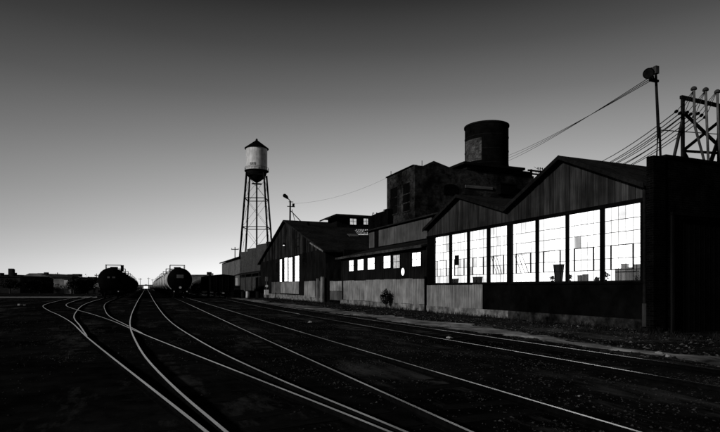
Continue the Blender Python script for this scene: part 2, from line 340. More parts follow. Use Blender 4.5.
# ------------------------------------------------------------------ weeds
def weeds(name, num, fx, h0, h1):
    vs = []; fs = []
    for i in range(num):
        x, y = fx(); z = gh(x, y)
        for k in range(random.randint(5, 10)):
            a = random.random()*6.28; h = random.uniform(h0, h1); ln = random.uniform(.1, .5)*h; wd = .006+.02*h*random.random()
            bx, by = x+random.uniform(-.06, .06), y+random.uniform(-.06, .06); o = len(vs)
            px, py = -math.sin(a)*wd, math.cos(a)*wd
            vs += [(bx-px, by-py, z-.02), (bx+px, by+py, z-.02), (bx+math.cos(a)*ln*.5+px*.7, by+math.sin(a)*ln*.5+py*.7, z+h*.7), (bx+math.cos(a)*ln, by+math.sin(a)*ln, z+h)]
            fs += [(o, o+1, o+2), (o, o+2, o+3)]
    mb = MB(); mb.v = vs; mb.f = fs; mb.m = [0]*len(fs); return tag(mb.build(name, 'leaf'), kind='stuff')
weeds('weeds', 1500, lambda: (random.uniform(12.6, 14.75) if random.random() < .9 else random.uniform(-9, -2), 2+random.random()**1.2*60), .04, .2)
weeds('grass', 900, lambda: (random.uniform(-60, -9), 45+random.random()*25), .05, .2)

# ------------------------------------------------------------------ factory sheds with the big windows
X0 = 15.0
bays1 = [(12.27, 13.76), (13.92, 15.44), (15.57, 17.10), (17.25, 18.80)]
bays2 = [(19.10, 20.38), (20.60, 22.06), (22.25, 23.70), (23.93, 25.50)]
SZ, TZ = 1.66, 4.30
def sash(root, y0, y1, arms=0, openpane=None):
    f = MB(); h = .03; x0, x1 = X0+.015, X0+.05
    f.box(x0, x1, y0, y1, SZ, SZ+.05); f.box(x0, x1, y0, y1, TZ-.05, TZ); f.box(x0-.002, x1+.002, y0, y0+.025, SZ, TZ); f.box(x0-.002, x1+.002, y1-.025, y1, SZ, TZ)
    fr = f.build('window', 'steel', root)
    m = MB(); H = TZ-SZ
    for q in (.19, .35, .52, .69, .84): z = TZ-H*q; m.box(x0+.01, x1-.01, y0+.045, y1-.045, z-.011, z+.011)
    for k in range(1, 5): y = y0+(y1-y0)*k/5; m.box(x0+.012, x1-.014, y-.006, y+.006, SZ+.05, TZ-.05)
    m.build('muntins', 'steel', fr)
    m = MB(); a, b = y0+(y1-y0)*.2, y0+(y1-y0)*.8; z0, z1 = TZ-H*.84, TZ-H*.52
    for bx in ((a-.013, a+.013, z0, z1), (b-.013, b+.013, z0, z1)): m.box(x0-.02, x1+.0, bx[0], bx[1], bx[2], bx[3])
    m.box(x0-.021, x1+.001, a, b, z0-.014, z0+.014); m.box(x0-.021, x1+.001, a, b, z1-.014, z1+.014)
    for k in range(arms):
        m.bar((x0-.03, a+(b-a)*(.1+.25*k), z0), (x0-.12, a+(b-a)*(.45+.25*k), z1-.05), .018)
    if arms: m.bar((x0-.12, a+.2, z1-.05), (x0-.12, b, z1-.05), .02)
    m.build('hopper_sash', 'steel', fr)
    g_ = MB(); zs = [TZ-.02]+[TZ-H*q for q in (.19, .35, .52, .69, .84)]+[SZ+.02]; far_bay = y0 > 19
    for j in range(5):
        for i in range(6):
            ya_, yb_ = y0+.02+(y1-y0-.04)*j/5, y0+.02+(y1-y0-.04)*(j+1)/5; u = random.random()
            mi = 3 if u < .008 else 2 if u < (.07 if far_bay else .02) else 1 if u < (.45 if far_bay else .25) else 0
            g_.add([(x0+.026, ya_, zs[i+1]), (x0+.026, yb_, zs[i+1]), (x0+.026, yb_, zs[i]), (x0+.026, ya_, zs[i])], [(0, 1, 2, 3)], mi)
    g_.build('pane', ['glass', 'glass1', 'glass2', 'glass3'], fr)
    if openpane:
        py, pz, w_, h_ = openpane; p = MB(); p.box(x0+.01, x0+.04, py, py+w_, pz, pz+h_); p.build('blanked_pane', 'darkwall', fr)
    return fr
def boards(root, ya, yb, yap, zea, zeb, zap, zlow, x, wd=.24, fn=None, mats=('gable', 'gable2', 'gable3')):
    top = lambda y: zea+(zap-zea)*(y-ya)/(yap-ya) if y < yap else zap+(zeb-zap)*(y-yap)/(yb-yap)
    mb = MB(); y = ya
    while y < yb-.02:
        w_ = min(wd*random.uniform(.75, 1.25), yb-y); o = random.uniform(.004, .028); lo = zlow
        if top(y) > lo+.05 and top(y+w_) > lo+.05:
            mb.prism([(y+.006, lo), (y+w_-.006, lo), (y+w_-.006, top(y+w_)-.01), (y+.006, top(y)-.01)], 'x', x-o, x-.001, random.choice((0, 0, 1, 2)))
        y += w_
    return mb.build('boards', list(mats), root)
def shed(label, ya, yb, yap, zea, zeb, zap, bays, rail_y, lower, deep):
    root = thing('factory_shed', label, 'factory shed', (X0, (ya+yb)/2, 0))
    w_ = MB(); pz = TZ
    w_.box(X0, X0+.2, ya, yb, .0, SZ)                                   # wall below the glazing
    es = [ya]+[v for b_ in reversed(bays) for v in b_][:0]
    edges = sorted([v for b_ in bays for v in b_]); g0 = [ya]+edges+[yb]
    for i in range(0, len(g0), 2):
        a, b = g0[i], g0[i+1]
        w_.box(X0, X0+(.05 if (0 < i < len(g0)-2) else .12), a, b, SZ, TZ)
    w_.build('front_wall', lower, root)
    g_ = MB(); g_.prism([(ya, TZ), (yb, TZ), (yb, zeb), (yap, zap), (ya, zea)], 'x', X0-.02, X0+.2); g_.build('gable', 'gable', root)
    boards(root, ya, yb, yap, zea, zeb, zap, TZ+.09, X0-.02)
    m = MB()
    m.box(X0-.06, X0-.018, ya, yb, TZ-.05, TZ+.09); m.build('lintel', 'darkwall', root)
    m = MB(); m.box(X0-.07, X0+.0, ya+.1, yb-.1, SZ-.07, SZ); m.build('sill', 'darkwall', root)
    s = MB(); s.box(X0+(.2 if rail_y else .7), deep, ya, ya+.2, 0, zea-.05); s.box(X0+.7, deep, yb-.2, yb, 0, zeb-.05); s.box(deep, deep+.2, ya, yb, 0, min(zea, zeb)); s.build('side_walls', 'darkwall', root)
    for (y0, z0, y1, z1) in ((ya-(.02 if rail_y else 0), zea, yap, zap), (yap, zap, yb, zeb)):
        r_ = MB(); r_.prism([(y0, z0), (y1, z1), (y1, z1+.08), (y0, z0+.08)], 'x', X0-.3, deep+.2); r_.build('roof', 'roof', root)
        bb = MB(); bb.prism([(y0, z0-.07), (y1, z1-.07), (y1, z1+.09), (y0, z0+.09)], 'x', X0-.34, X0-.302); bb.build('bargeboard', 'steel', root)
    fl = MB(); fl.box(X0+.62, X0+.66, ya+(.22 if rail_y else .003), yb+(0 if rail_y else .7), 1.0, TZ+.3); fl.build('added_glow_sheet', 'lit', root)  # added emitter behind the sashes
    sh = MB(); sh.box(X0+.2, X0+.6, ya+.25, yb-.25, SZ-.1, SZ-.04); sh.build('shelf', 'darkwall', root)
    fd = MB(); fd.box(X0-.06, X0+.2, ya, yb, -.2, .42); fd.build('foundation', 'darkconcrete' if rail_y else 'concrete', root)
    return root
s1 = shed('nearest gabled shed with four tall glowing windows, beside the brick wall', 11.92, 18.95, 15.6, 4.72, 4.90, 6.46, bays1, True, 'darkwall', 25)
for i, b_ in enumerate(bays1): sash(s1, *b_, arms=3 if i == 3 else 0)
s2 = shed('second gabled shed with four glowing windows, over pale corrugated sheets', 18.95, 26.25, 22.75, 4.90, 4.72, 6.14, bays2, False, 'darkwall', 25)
for i, b_ in enumerate(bays2): sash(s2, *b_, arms=3 if i == 0 else 0, openpane=(24.02-.15, 2.85, .0, .0) if False else ((23.05, 2.62, .34, .52) if i == 2 else None))
# pale corrugated cladding below the windows of the second shed
def sheets(root, ya, yb, z0, z1, x=X0, m='sheet', jag=.05, wmin=.7, wmax=.95):
    y = ya
    mb = MB()
    while y < yb-.05:
        w_ = min(random.uniform(wmin, wmax), yb-y); zt = z1+random.uniform(-jag, jag); zb = z0+random.uniform(-jag, jag)*.6; off = random.uniform(0, .02)
        n = max(4, int(w_/.09)*2)
        vs = []
        for k in range(n+1):
            yy = y+(w_+.03)*k/n; xx = x-.045-off-(.018 if k % 2 else 0)
            vs += [(xx, yy, zb), (xx, yy, zt), (xx+.012, yy, zb), (xx+.012, yy, zt)]
        fs = []
        for k in range(n):
            o = k*4; fs += [(o, o+1, o+5, o+4), (o+2, o+6, o+7, o+3), (o+1, o+3, o+7, o+5), (o, o+4, o+6, o+2)]
        fs += [(0, 2, 3, 1), (n*4, n*4+1, n*4+3, n*4+2)]
        mb.add(vs, fs); y += w_
    return mb.build('corrugated_sheets', m, root)
sheets(s2, 20.85, 26.2, .42, 1.60, jag=.015)
rebase(s1); rebase(s2)
dp = thing('drainpipe', 'vertical drainpipe with pale lower end at the corner of the brick wall', 'drainpipe', (14.9, 12.02, 0))
MB().tube([(14.88, 12.03, .95), (14.88, 12.03, 4.75)], .05).build('pipe', 'steel', dp); MB().tube([(14.88, 12.03, .2), (14.88, 12.03, .95)], .07, 10).build('pipe_shoe', 'greywood', dp); rebase(dp)
# things on the window shelf, between glass and the added glowing sheet
SX = X0+.3
def yof(px): return yz(px, 287, SX)[0]
def plant(px, zc, r, label):
    y = yof(px); t = thing('potted_plant', label, 'plant', (SX, y, SZ-.04), group='plants on the window shelves')
    MB().lathe([(.05, 0), (.07, .12), (.075, .13)], (0, 0, 0), 12).build('pot', 'darkwall', t)
    mb = MB()
    for k in range(90):
        a = random.random()*6.28; b_ = random.uniform(-.6, 1.4); rr = r*random.random()**.4; c = Vector((math.cos(a)*math.cos(b_)*rr*.8, math.sin(a)*math.cos(b_)*rr, zc+math.sin(b_)*rr)); u = Vector((random.gauss(0, 1), random.gauss(0, 1), random.gauss(0, 1))).normalized()*.045; v = Vector((random.gauss(0, 1), random.gauss(0, 1), random.gauss(0, 1))).normalized()*.03
        mb.add([c-u, c+v, c+u, c-v], [(0, 1, 2, 3)])
    mb.tube([(0, 0, .1), (0, 0, zc)], .012, 5)
    mb.build('foliage', 'leaf', t)
plant(552.5, .20, .12, 'small round potted plant, left of the funnel-shaped silhouette'); plant(569.5, .22, .13, 'potted plant just right of the funnel-shaped silhouette in the window')
plant(597, .12, .10, 'low dark plant at the foot of the widest window post'); plant(605, .25, .17, 'bushy potted plant right of the post in the nearest window')
plant(638, .16, .12, 'plant in the last corner of the nearest window')
def sillbox(name, px0, px1, z1, label, cat, m='darkwall', taper=0, z0=0, group=None):
    y1, y0 = yof(px0), yof(px1); t = thing(name, label, cat, (SX, (y0+y1)/2, SZ-.04), group=group); hw = (y1-y0)/2; n = 9; vs = []; fs = []
    top = []
    mb = MB()
    for zz, k in ((z0, 1-taper), (z0+(z1-z0)*.55, 1-taper*.45), (z1, 1)):
        for dx, dy in ((-.05, -hw*k), (.05, -hw*k), (.05, hw*k), (-.05, hw*k)): vs.append((dx, dy, zz+random.uniform(-.015, .015)))
    for i in range(2):
        for k in range(4): fs.append((i*4+k, i*4+(k+1) % 4, (i+1)*4+(k+1) % 4, (i+1)*4+k))
    fs += [(3, 2, 1, 0), (8, 9, 10, 11)]; mb.add(vs, fs); mb.build('body', m, t)
    lp = MB(); lp.box(-.056, .056, -hw*1.03, hw*1.03, z1-.03, z1+.012); lp.build('rim', m, t); return t
sillbox('funnel', 554, 563.5, .76, 'tall dark funnel-shaped thing standing inside the glowing window', 'funnel', taper=.45)
sillbox('bucket', 451.5, 458, .30, 'low dark bucket on the sill of the second window from the far end', 'bucket', taper=.2)
sillbox('basket', 473.5, 482, .36, 'dark basket standing inside the third window from the far end', 'basket', taper=.15)
sillbox('jar', 578.5, 582, .30, 'grey jar, far one of two side by side on the shelf', 'jar', 'fargrey'); sillbox('jar', 583.5, 587.5, .33, 'grey jar, near one of two side by side on the shelf', 'jar', 'fargrey')
for i, (a, b_, h_, lb) in enumerate(((616, 621.5, .50, 'low grey carton leftmost in the nearest window'), (622, 628, .66, 'tallest grey carton in the nearest window'), (628.6, 634, .52, 'middle grey carton in the nearest window'), (634.5, 640.5, .62, 'grey carton against the right frame of the nearest window'))):
    sillbox('carton', a, b_, h_, lb, 'carton', 'curtain', group='cartons in the nearest window')

# ------------------------------------------------------------------ low wing with a row of small windows
lw = thing('low_wing', 'low dark lean-to with a row of six small windows over pale sheets', 'building', (X0, 33, 0))
ya, yb = 26.3, 40.6
m = MB(); m.box(X0, X0+.2, ya, yb, 0, 3.84); m.box(X0+.2, 24, yb-.2, yb, 0, 4.6); m.build('wall', 'darkwood', lw)
m = MB(); m.prism([(X0-.35, 3.80), (18.1, 4.70), (18.1, 4.80), (X0-.35, 3.90)], 'y', ya, yb+.3); m.build('roof', 'roof', lw)
m = MB(); m.box(X0-.40, X0-.352, ya, yb+.3, 3.76, 3.92); m.build('fascia', 'fasciawood', lw)
sw = [(349.4, 354, 260.5, 271, 'glarepane'), (358, 364, 259.4, 270, 'glarepane'), (368, 375, 258, 269.4, 'glarepane'), (384, 391, 256, 268, 'glarepane'), (393.6, 400.3, 255, 268, 'dimpane'), (412.6, 421.4, 252.5, 266, 'glarepane')]
def small_window(root, y0, y1, z0, z1, pm, x=X0, nv=1, nh=1, bw_=.05, lab=None):
    f = MB(); xa, xb = x-.05, x+.0
    f.box(xa, xb, y0-bw_, y1+bw_, z0-bw_, z0); f.box(xa, xb, y0-bw_, y1+bw_, z1, z1+bw_); f.box(xa, xb, y0-bw_, y0, z0, z1); f.box(xa, xb, y1, y1+bw_, z0, z1)
    for k in range(1, nv+1): y = y0+(y1-y0)*k/(nv+1); f.box(x-.03, x-.015, y-.012, y+.012, z0, z1)
    for k in range(1, nh+1): z = z0+(z1-z0)*k/(nh+1); f.box(x-.031, x-.014, y0, y1, z-.012, z+.012)
    fr = f.build('window', 'steel', root); p = MB(); p.box(x-.014, x-.004, y0, y1, z0, z1); p.build('pane', pm, fr)
    if lab: fr['label'] = lab
    return fr
for (a, b_, c, d, pm) in sw:
    y1, zt = yz(a, c); y0, _ = yz(b_, (c+d)/2); zb = yz((a+b_)/2, d)[1]; zt = yz((a+b_)/2, c)[1]
    small_window(lw, y0, y1, zb, zt, pm, lab='dim window with broken panes' if pm == 'dimpane' else None)
y, z = yz(403.3, 271.7); m = MB(); m.tube([(X0-.03, y, z), (X0+.0, y, z)], .24, 24); rw = m.build('round_window', 'glarepane', lw); m = MB()
for k in range(24):
    a = k*math.pi/12; b_ = a+math.pi/12; m.bar((X0-.02, y+.26*math.cos(a), z+.26*math.sin(a)), (X0-.02, y+.26*math.cos(b_), z+.26*math.sin(b_)), .05, .05)
m.build('round_frame', 'steel', rw)
sheets(lw, 26.35, 39.9, .46, 1.98, jag=.03)
m = MB(); m.box(X0-.06, X0, ya, yb, -.2, .44); m.build('foundation', 'concrete', lw)
m = MB(); m.box(X0-.14, X0-.075, 26.28, 26.36, 0, 2.1); m.build('post', 'darkwall', lw)
rebase(lw)
# shrub against the wall
def bush(name, label, loc, rx, rz_, n, leaf=.07, cat='bush', m='leaf', stem=.3):
    t = thing(name, label, cat, loc); mb = MB()
    for k in range(n):
        a = random.random()*6.28; cb = random.uniform(-1, 1); rr = random.random()**.33; sb = math.sqrt(1-cb*cb)
        c = Vector((math.cos(a)*sb*rx*rr, math.sin(a)*sb*rx*rr, stem+rz_+cb*rz_*rr)); c *= 1+.42*mnoise.noise(c*3.4)
        u = Vector((random.gauss(0, 1), random.gauss(0, 1), random.gauss(0, 1))).normalized()*leaf; v = u.orthogonal().normalized()*leaf*.5
        mb.add([c-u, c+v, c+u, c-v], [(0, 1, 2, 3)])
    mb.build('crown', m, t); s = MB(); s.tube([(0, 0, -.05), (.02, 0, stem), (0, .02, stem+rz_)], [.04, .03, .015], 6)
    for k in range(16):
        a = k*1.3; q = random.uniform(.8, 1.35); s.tube([(0, 0, stem*.8), (math.cos(a)*rx*q*.6, math.sin(a)*rx*q*.6, stem+rz_*random.uniform(.4, 1.1)), (math.cos(a)*rx*q, math.sin(a)*rx*q, stem+rz_*random.uniform(.3, 2.1))], [.02, .01, .003], 5)
    s.build('trunk', 'bark', t); return t
yb_ = yz(386, 297, 14.55)
bush('bush', 'dark round bush in front of the pale corrugated sheets', (14.55, yb_[0], .05), .38, .44, 900, .06, stem=.32)

# upper storey behind the wing
up = thing('upper_storey', 'pale sheet-clad upper storey between the low wing and the masonry block', 'building', (18, 36, 0))
XA = 18.0; yA = yz(432.5, 218, XA); yB = yz(368, 233, XA)
m = MB(); m.box(XA, XA+.3, 24.9, yB[0], 0, 4.86); m.box(XA, 20.2, yB[0]-.3, yB[0], 4.86, 6.3); m.box(XA, XA+.3, yz(379, 240, XA)[0], yz(374.5, 240, XA)[0], 4.86, 6.3)
m.box(XA, XA+.3, 24.9, yz(432, 240, XA)[0], 4.86, 6.3); m.build('wall', 'darkwall', up)
zt, zb = yz(400, 226, XA)[1], yz(400, 243.8, XA)[1]
m = MB(); m.box(XA-.03, XA+.25, yz(432, 240, XA)[0], yz(379, 240, XA)[0], 4.86, 6.22); m.build('panel', 'sheetgrey', up)
m = MB(); m.box(XA-.03, XA+.25, yz(374.5, 240, XA)[0], yB[0]-.3, 4.86, 6.18); m.build('panel', 'sheetgrey', up)
m = MB(); m.prism([(XA-.3, 6.3), (20.1, 6.55), (20.1, 6.65), (XA-.3, 6.4)], 'y', 24.9, yB[0]+.2); m.build('roof', 'roof', up)
rebase(up)
mbk = thing('middle_block', 'dark windowless block stepping down left of the tall masonry building', 'building', (20, 45, 0))
XB = 23.4; yL, zL = yz(368, 217, XB); zz = yz(385, 211.5, XB)[1]
m = MB(); YR = yz(388, 210, XB)[0]; m.prism([(YR, 0), (yL, 0), (yL, zL), (yz(377, 216, XB)[0], zL+.1), (yz(387, 210, XB)[0], zz+.1), (YR, zz+.1)], 'x', XB, 26); m.build('wall', 'darkwall', mbk)
m = MB(); m.box(XB-.1, 23.9, YR, YR+1.0, zz+.12, zz+.2); m.build('coping', 'darkwall', mbk)
rebase(mbk)
y, z = yz(375, 216, 21.5)
for px, lb in ((372.5, 'curved vent pipe on the middle block roof, farther of two'), (376, 'curved vent pipe on the middle block roof, nearer of two')):
    y, z = yz(px, 216, 23.7); m = MB(); m.tube([(23.7, y, z-.6), (23.7, y, z+.15), (23.7, y-.12, z+.34), (23.7, y-.4, z+.26)], .045, 8); tag(m.build('vent_pipe', 'pipe'), lb, 'vent pipe', 'vent pipes on the middle block')

# ------------------------------------------------------------------ tall masonry block
tb = thing('masonry_block', 'tall dark masonry mill block carrying the round iron tank', 'building', (24, 44.4, 0))
YF = 44.4; TZm = 13.25
m = MB(); m.prism([(24, 0), (38.4, 0), (38.4, 13.35), (28.2, 13.3), (26.1, 13.85), (24.9, 13.25), (24, 13.25)], 'y', YF, YF+.35)
m.box(24, 24.35, YF+.35, 50.7, 0, 13.22); m.box(24.35, 38.4, 50.35, 50.7, 0, 13.2); m.box(38.05, 38.4, YF+.35, 50.35, 0, 13.2)
m.build('wall', 'masonry', tb)
m = MB(); m.box(24.35, 38.05, YF+.35, 50.35, 12.6, 12.8); m.build('roof', 'roof', tb)
m = MB(); m.box(23.9, 24.4, YF+.2, 50.8, 13.22, 13.34); m.build('coping', 'darkwall', tb)
for (a, b_, c, d) in ((391, 398, 188, 214), (403.5, 410.5, 183.5, 211)):
    y1 = yz(a, c, 24)[0]; y0 = yz(b_, c, 24)[0]; zt = yz((a+b_)/2, c, 24)[1]; zb = yz((a+b_)/2, d, 24)[1]
    f = MB(); f.box(23.93, 24.0, y0-.1, y0, zb, zt); f.box(23.93, 24, y1, y1+.1, zb, zt); f.box(23.93, 24, y0-.1, y1+.1, zt, zt+.15); f.box(23.9, 24, y0-.15, y1+.15, zb-.12, zb)
    for q in (.3, .62): f.box(23.95, 23.99, y0, y1, zb+(zt-zb)*q-.05, zb+(zt-zb)*q+.05)
    fr = f.build('window', 'masonry', tb); p = MB(); p.box(23.975, 23.99, y0, y1, zb, zt); p.build('shutter', 'black', fr)
xa, za = xz(444, 183, YF); xb, zb = xz(458, 196, YF); cx = (xa+xb)/2; hw = (xb-xa)/2
pl = [(xa, zb), (xb, zb)]+[(cx+hw*math.cos(k*math.pi/10), za-.4+.35*math.sin(k*math.pi/10)) for k in range(11)]
m = MB(); m.prism(pl, 'y', YF-.04, YF-.003); m.build('arched_opening', 'black', tb)
xa, za = xz(465, 185, YF); xb, zb = xz(492, 190, YF); m = MB(); m.box(xa, xb, YF-.12, YF-.003, zb, za); m.build('pale_band', 'warehouse2', tb)
xa, za = xz(497, 185, YF); xb, zb = xz(512, 196, YF); m = MB(); m.box(xa, xb, YF-.6, YF-.003, zb, za); m.box(xa-.1, xb+.1, YF-.7, YF-.003, za+.002, za+.1); m.build('hoist_box', 'black', tb)
xa, za = xz(463, 166, YF-.3); xb, zb = xz(524, 169, YF-.3); m = MB(); m.box(xa, xb, YF-.5, YF+5.5, 13.75, 14.0); m.box(xa+.6, 38.0, YF-.1, YF+5, 13.36, 13.75); m.build('platform', 'steel', tb)
for px, Y_ in ((391, 50.0), (422, 44.6)):
    X_ = 24.1 if px == 391 else xz(px, 166, Y_)[0]; m = MB(); m.tube([(X_, Y_ if px != 391 else yz(391, 178, 24.1)[0], 12.7), (X_, Y_ if px != 391 else yz(391, 178, 24.1)[0], 13.8)], .035, 6); m.build('roof_spike', 'steel', tb)
rebase(tb)
# round iron tank on the block
sx, sy = xz(486.5, 140, 47.4)[0], 47.4; sr = 2.33
st = thing('iron_tank', 'big round black iron tank on the masonry block, with a pale brick patch', 'tank', (sx, sy, 14.0))
MB().lathe([(sr, 0), (sr, 5.1)], (sx, sy, 13.9), 56).build('shell', 'stack', st, smooth=True)
MB().lathe([(sr+.09, 0), (sr+.09, .16), (sr-.15, .17), (sr-.15, -.1)], (sx, sy, 18.85), 56).build('rim', 'steel', st, smooth=True)
ca = math.atan2(-sy, -sx); mb = MB(); vs = []; n = 14
for k in range(n+1):
    a = ca+R(0)+R(-66+(54)*k/n) ; a = ca-(R(12)+R(54)*k/n)
    for z in (14.9, 17.25): 
        for rr in (sr+.005, sr+.06): vs.append((sx+rr*math.cos(a), sy+rr*math.sin(a), z))
fs = []
for k in range(n): o = k*4; fs += [(o+1, o+3, o+7, o+5), (o, o+4, o+6, o+2), (o+2, o+6, o+7, o+3), (o, o+1, o+5, o+4)]
fs += [(0, 2, 3, 1), (n*4, n*4+1, n*4+3, n*4+2)]
mb.add(vs, fs); mb.build('brick_patch', 'palebrick', st)
for k in range(3): MB().lathe([(sr, 0), (sr+.03, 0), (sr+.03, .08), (sr, .08)], (sx, sy, 14.6+k*1.5), 56).build('hoop', 'steel', st, smooth=True)
rebase(st)
# insulator rack right of the block
rk = thing('insulator_rack', 'rack of small insulators on two crossarms, right of the masonry block', 'insulator rack', (40.5, 47, 0))
rz0 = 47.0; xa, z1 = xz(528, 169.5, rz0); xb, _ = xz(556, 169.5, rz0); z2 = xz(540, 174, rz0)[1]
for z in (z1, z2):
    m = MB(); m.box(xa, xb, rz0-.08, rz0+.08, z-.16, z); m.build('crossarm', 'steel', rk)
m = MB(); m.box(xb-.3, xb-.1, rz0+.09, rz0+.25, 0, z1+.1); m.build('post', 'steel', rk); m = MB(); m.box(xa+.5, xa+.7, rz0+.09, rz0+.25, 0, z1+.1); m.build('post', 'steel', rk)
tips = []
for z, a0 in ((z1, 538), (z2, 536)):
    for k in range(6):
        X_ = xz(a0+k*2.2, 168, rz0)[0]; m = MB(); m.lathe([(.02, 0), (.02, .15), (.07, .17), (.05, .28), (.07, .31), (.03, .38)], (X_, rz0, z), 8); m.build('insulator', 'steel', rk); tips.append((X_, rz0, z+.38))
rebase(rk)

# ------------------------------------------------------------------ brick wall building at the right
bb = thing('brick_building', 'dark brick building with parapet and a wide black doorway, rightmost', 'building', (17, 11.7, 0))
YW = 11.7
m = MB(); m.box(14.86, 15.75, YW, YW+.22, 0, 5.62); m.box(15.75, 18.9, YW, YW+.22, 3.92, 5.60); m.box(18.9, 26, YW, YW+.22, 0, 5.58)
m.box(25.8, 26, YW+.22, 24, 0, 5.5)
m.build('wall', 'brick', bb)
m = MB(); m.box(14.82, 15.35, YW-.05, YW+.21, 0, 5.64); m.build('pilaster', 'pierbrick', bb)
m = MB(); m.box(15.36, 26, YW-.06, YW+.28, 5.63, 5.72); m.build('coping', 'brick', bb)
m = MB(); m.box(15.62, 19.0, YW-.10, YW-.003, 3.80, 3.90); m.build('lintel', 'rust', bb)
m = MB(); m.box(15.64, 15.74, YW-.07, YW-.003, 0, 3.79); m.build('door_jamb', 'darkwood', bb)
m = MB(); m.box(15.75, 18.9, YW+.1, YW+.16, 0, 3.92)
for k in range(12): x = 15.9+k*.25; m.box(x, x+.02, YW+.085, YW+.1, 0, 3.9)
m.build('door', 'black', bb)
m = MB(); m.box(15.1, 25.8, YW+.22, 24, 4.6, 4.8); m.build('roof', 'roof', bb) if False else None
rebase(bb)
# mast with floodlight on the wall corner
def poly_line(a, b_, sag, n=16): 
    a = Vector(a); b_ = Vector(b_); return [a.lerp(b_, i/n)-Vector((0, 0, sag*4*(i/n)*(1-i/n))) for i in range(n+1)]
YM = 13.4
bx, _ = xz(658.6, 150, YM); tx, tz = xz(655.5, 68, YM)
ml_ = thing('floodlight_mast', 'tall pole with a round floodlight above the brick wall', 'lamp post', (bx, YM, 0))
zk = xz(658.6, 127, YM)[1]; kx = xz(658.6, 127, YM)[0]
MB().tube([(xz(655.8, 165, YM)[0], YM, 0), (xz(655.8, 162, YM)[0], YM, 5.6), (kx-.02, YM, zk), (tx, YM, tz)], [.085, .07, .055, .04], 10).build('pole', 'steel', ml_)
MB().tube([(xz(661, 160, YM)[0], YM, 5.0), (xz(661, 160, YM)[0], YM, 5.6), (kx+.05, YM, zk)], .04, 8).build('strut', 'steel', ml_)
lx, lz = xz(646, 75, YM); dr = Vector((-.75, -.55, -.35)).normalized(); cc = Vector((lx+.08, YM-.05, lz+.05))
lamp = MB().tube([cc-dr*.24, cc-dr*.16, cc-dr*.02, cc+dr*.16, cc+dr*.18], [.05, .10, .13, .19, .17], 20).build('lamp_housing', 'black', ml_)
MB().tube([cc+dr*.181, cc+dr*.186], .15, 20).build('lens', 'steel', lamp)
MB().tube([(tx, YM, lz+.1), (lx+.25, YM, lz+.28), (lx+.1, YM, lz+.18)], .035, 8).build('arm', 'steel', ml_)
MB().box(tx-.07, tx+.09, YM-.08, YM+.08, tz-.22, tz+.05).build('ballast_box', 'greywood', ml_)
ax, az = xz(655.5, 81, YM); MB().box(ax-.28, ax+.12, YM-.05, YM+.05, az-.04, az+.04).build('crossarm', 'steel', ml_)
for k in range(3): MB().lathe([(.02, 0), (.035, .05), (.02, .12)], (ax-.24+k*.13, YM, az+.04), 8).build('insulator', 'steel', ml_)
rebase(ml_)
def wire(name, pts, r, label, group): return tag(MB().tube(pts, r, 5).build(name, 'cable'), label, 'wire', group)
for k in range(3):
    e_ = (sx+sr*.96, sy-.6+.0, 15.3+.3*k)
    wire('wire', poly_line((ax-.24+k*.13, YM, az+.12), e_, .22), .014, ['lowest', 'middle', 'topmost'][k]+' of the three wires from the floodlight mast to the iron tank', 'wires from the mast to the iron tank')
# trestle with capped pipes
YT = 15.2
tr_ = thing('trestle_frame', 'dark braced steel frame standing on the brick building against the sky', 'frame', (xz(683, 100, YT)[0], YT, 0))
def P(px, py, Y=YT): x, z = xz(px, py, Y); return (x, Y, z)
def leg(px, py, Y, z0=4.0): x, z = xz(px, py, Y); return [(x, Y, 0), (x, Y, z)]
x1_, zt_ = xz(682.5, 97.5, YT); x2_ = xz(734, 100, YT)[0]
MB().bar((x1_-.1, YT, zt_), (x2_, YT, zt_-.06), .12, .14).build('crossbeam', 'steel', tr_)
for px in (682.8, 719): x = xz(px, 100, YT)[0]; MB().box(x-.055, x+.055, YT-.055, YT+.055, 0, zt_-.08).build('post', 'steel', tr_)
MB().bar(P(683, 118), P(671, 170), .09).build('brace', 'greywood', tr_); MB().bar(P(726, 118), P(708, 170), .12).build('brace', 'steel', tr_)
MB().bar(P(684, 113), P(720, 147), .10).build('brace', 'steel', tr_); MB().bar(P(720, 121, YT+.1), P(684, 150, YT+.1), .10).build('brace', 'steel', tr_)
MB().bar(P(684, 151), P(722, 153.5), .09).build('girt', 'steel', tr_); MB().bar(P(684, 152, YT+.05), P(692, 167, YT+.05), .09).build('brace', 'steel', tr_)
MB().bar(P(659, 130, YT-.05), P(722, 134.5, YT-.05), .03).build('tie_rod', 'steel', tr_)
rebase(tr_)
YP = 14.9
for i, (pts, lb) in enumerate((([(693.8, 89), (695, 127), (704, 160), (704.4, 175)], 'pale capped pipe with a bend low down, leftmost of three'), ([(705.6, 90), (707, 127), (708.3, 160), (708.6, 175)], 'straight pale capped pipe, middle of three'), ([(717.3, 92), (718.3, 127), (719.5, 150), (724, 175)], 'pale capped pipe at the right edge of the picture'))):
    x, z = xz(pts[0][0], pts[0][1], YP); vp = thing('capped_pipe', lb, 'vent pipe', (x, YP, 0), group='capped pipes at the steel frame')
    pp = [P(a, b_, YP) for a, b_ in pts]; pp.append((pp[-1][0], YP, 0))
    MB().tube(pp, .05, 10).build('pipe', 'pipe', vp)
    MB().lathe([(.115, -.02), (.12, .02), (.10, .08), (.05, .12), (.01, .13)], (x, YP, z-.02), 16).build('cap', 'greywood', vp); rebase(vp)
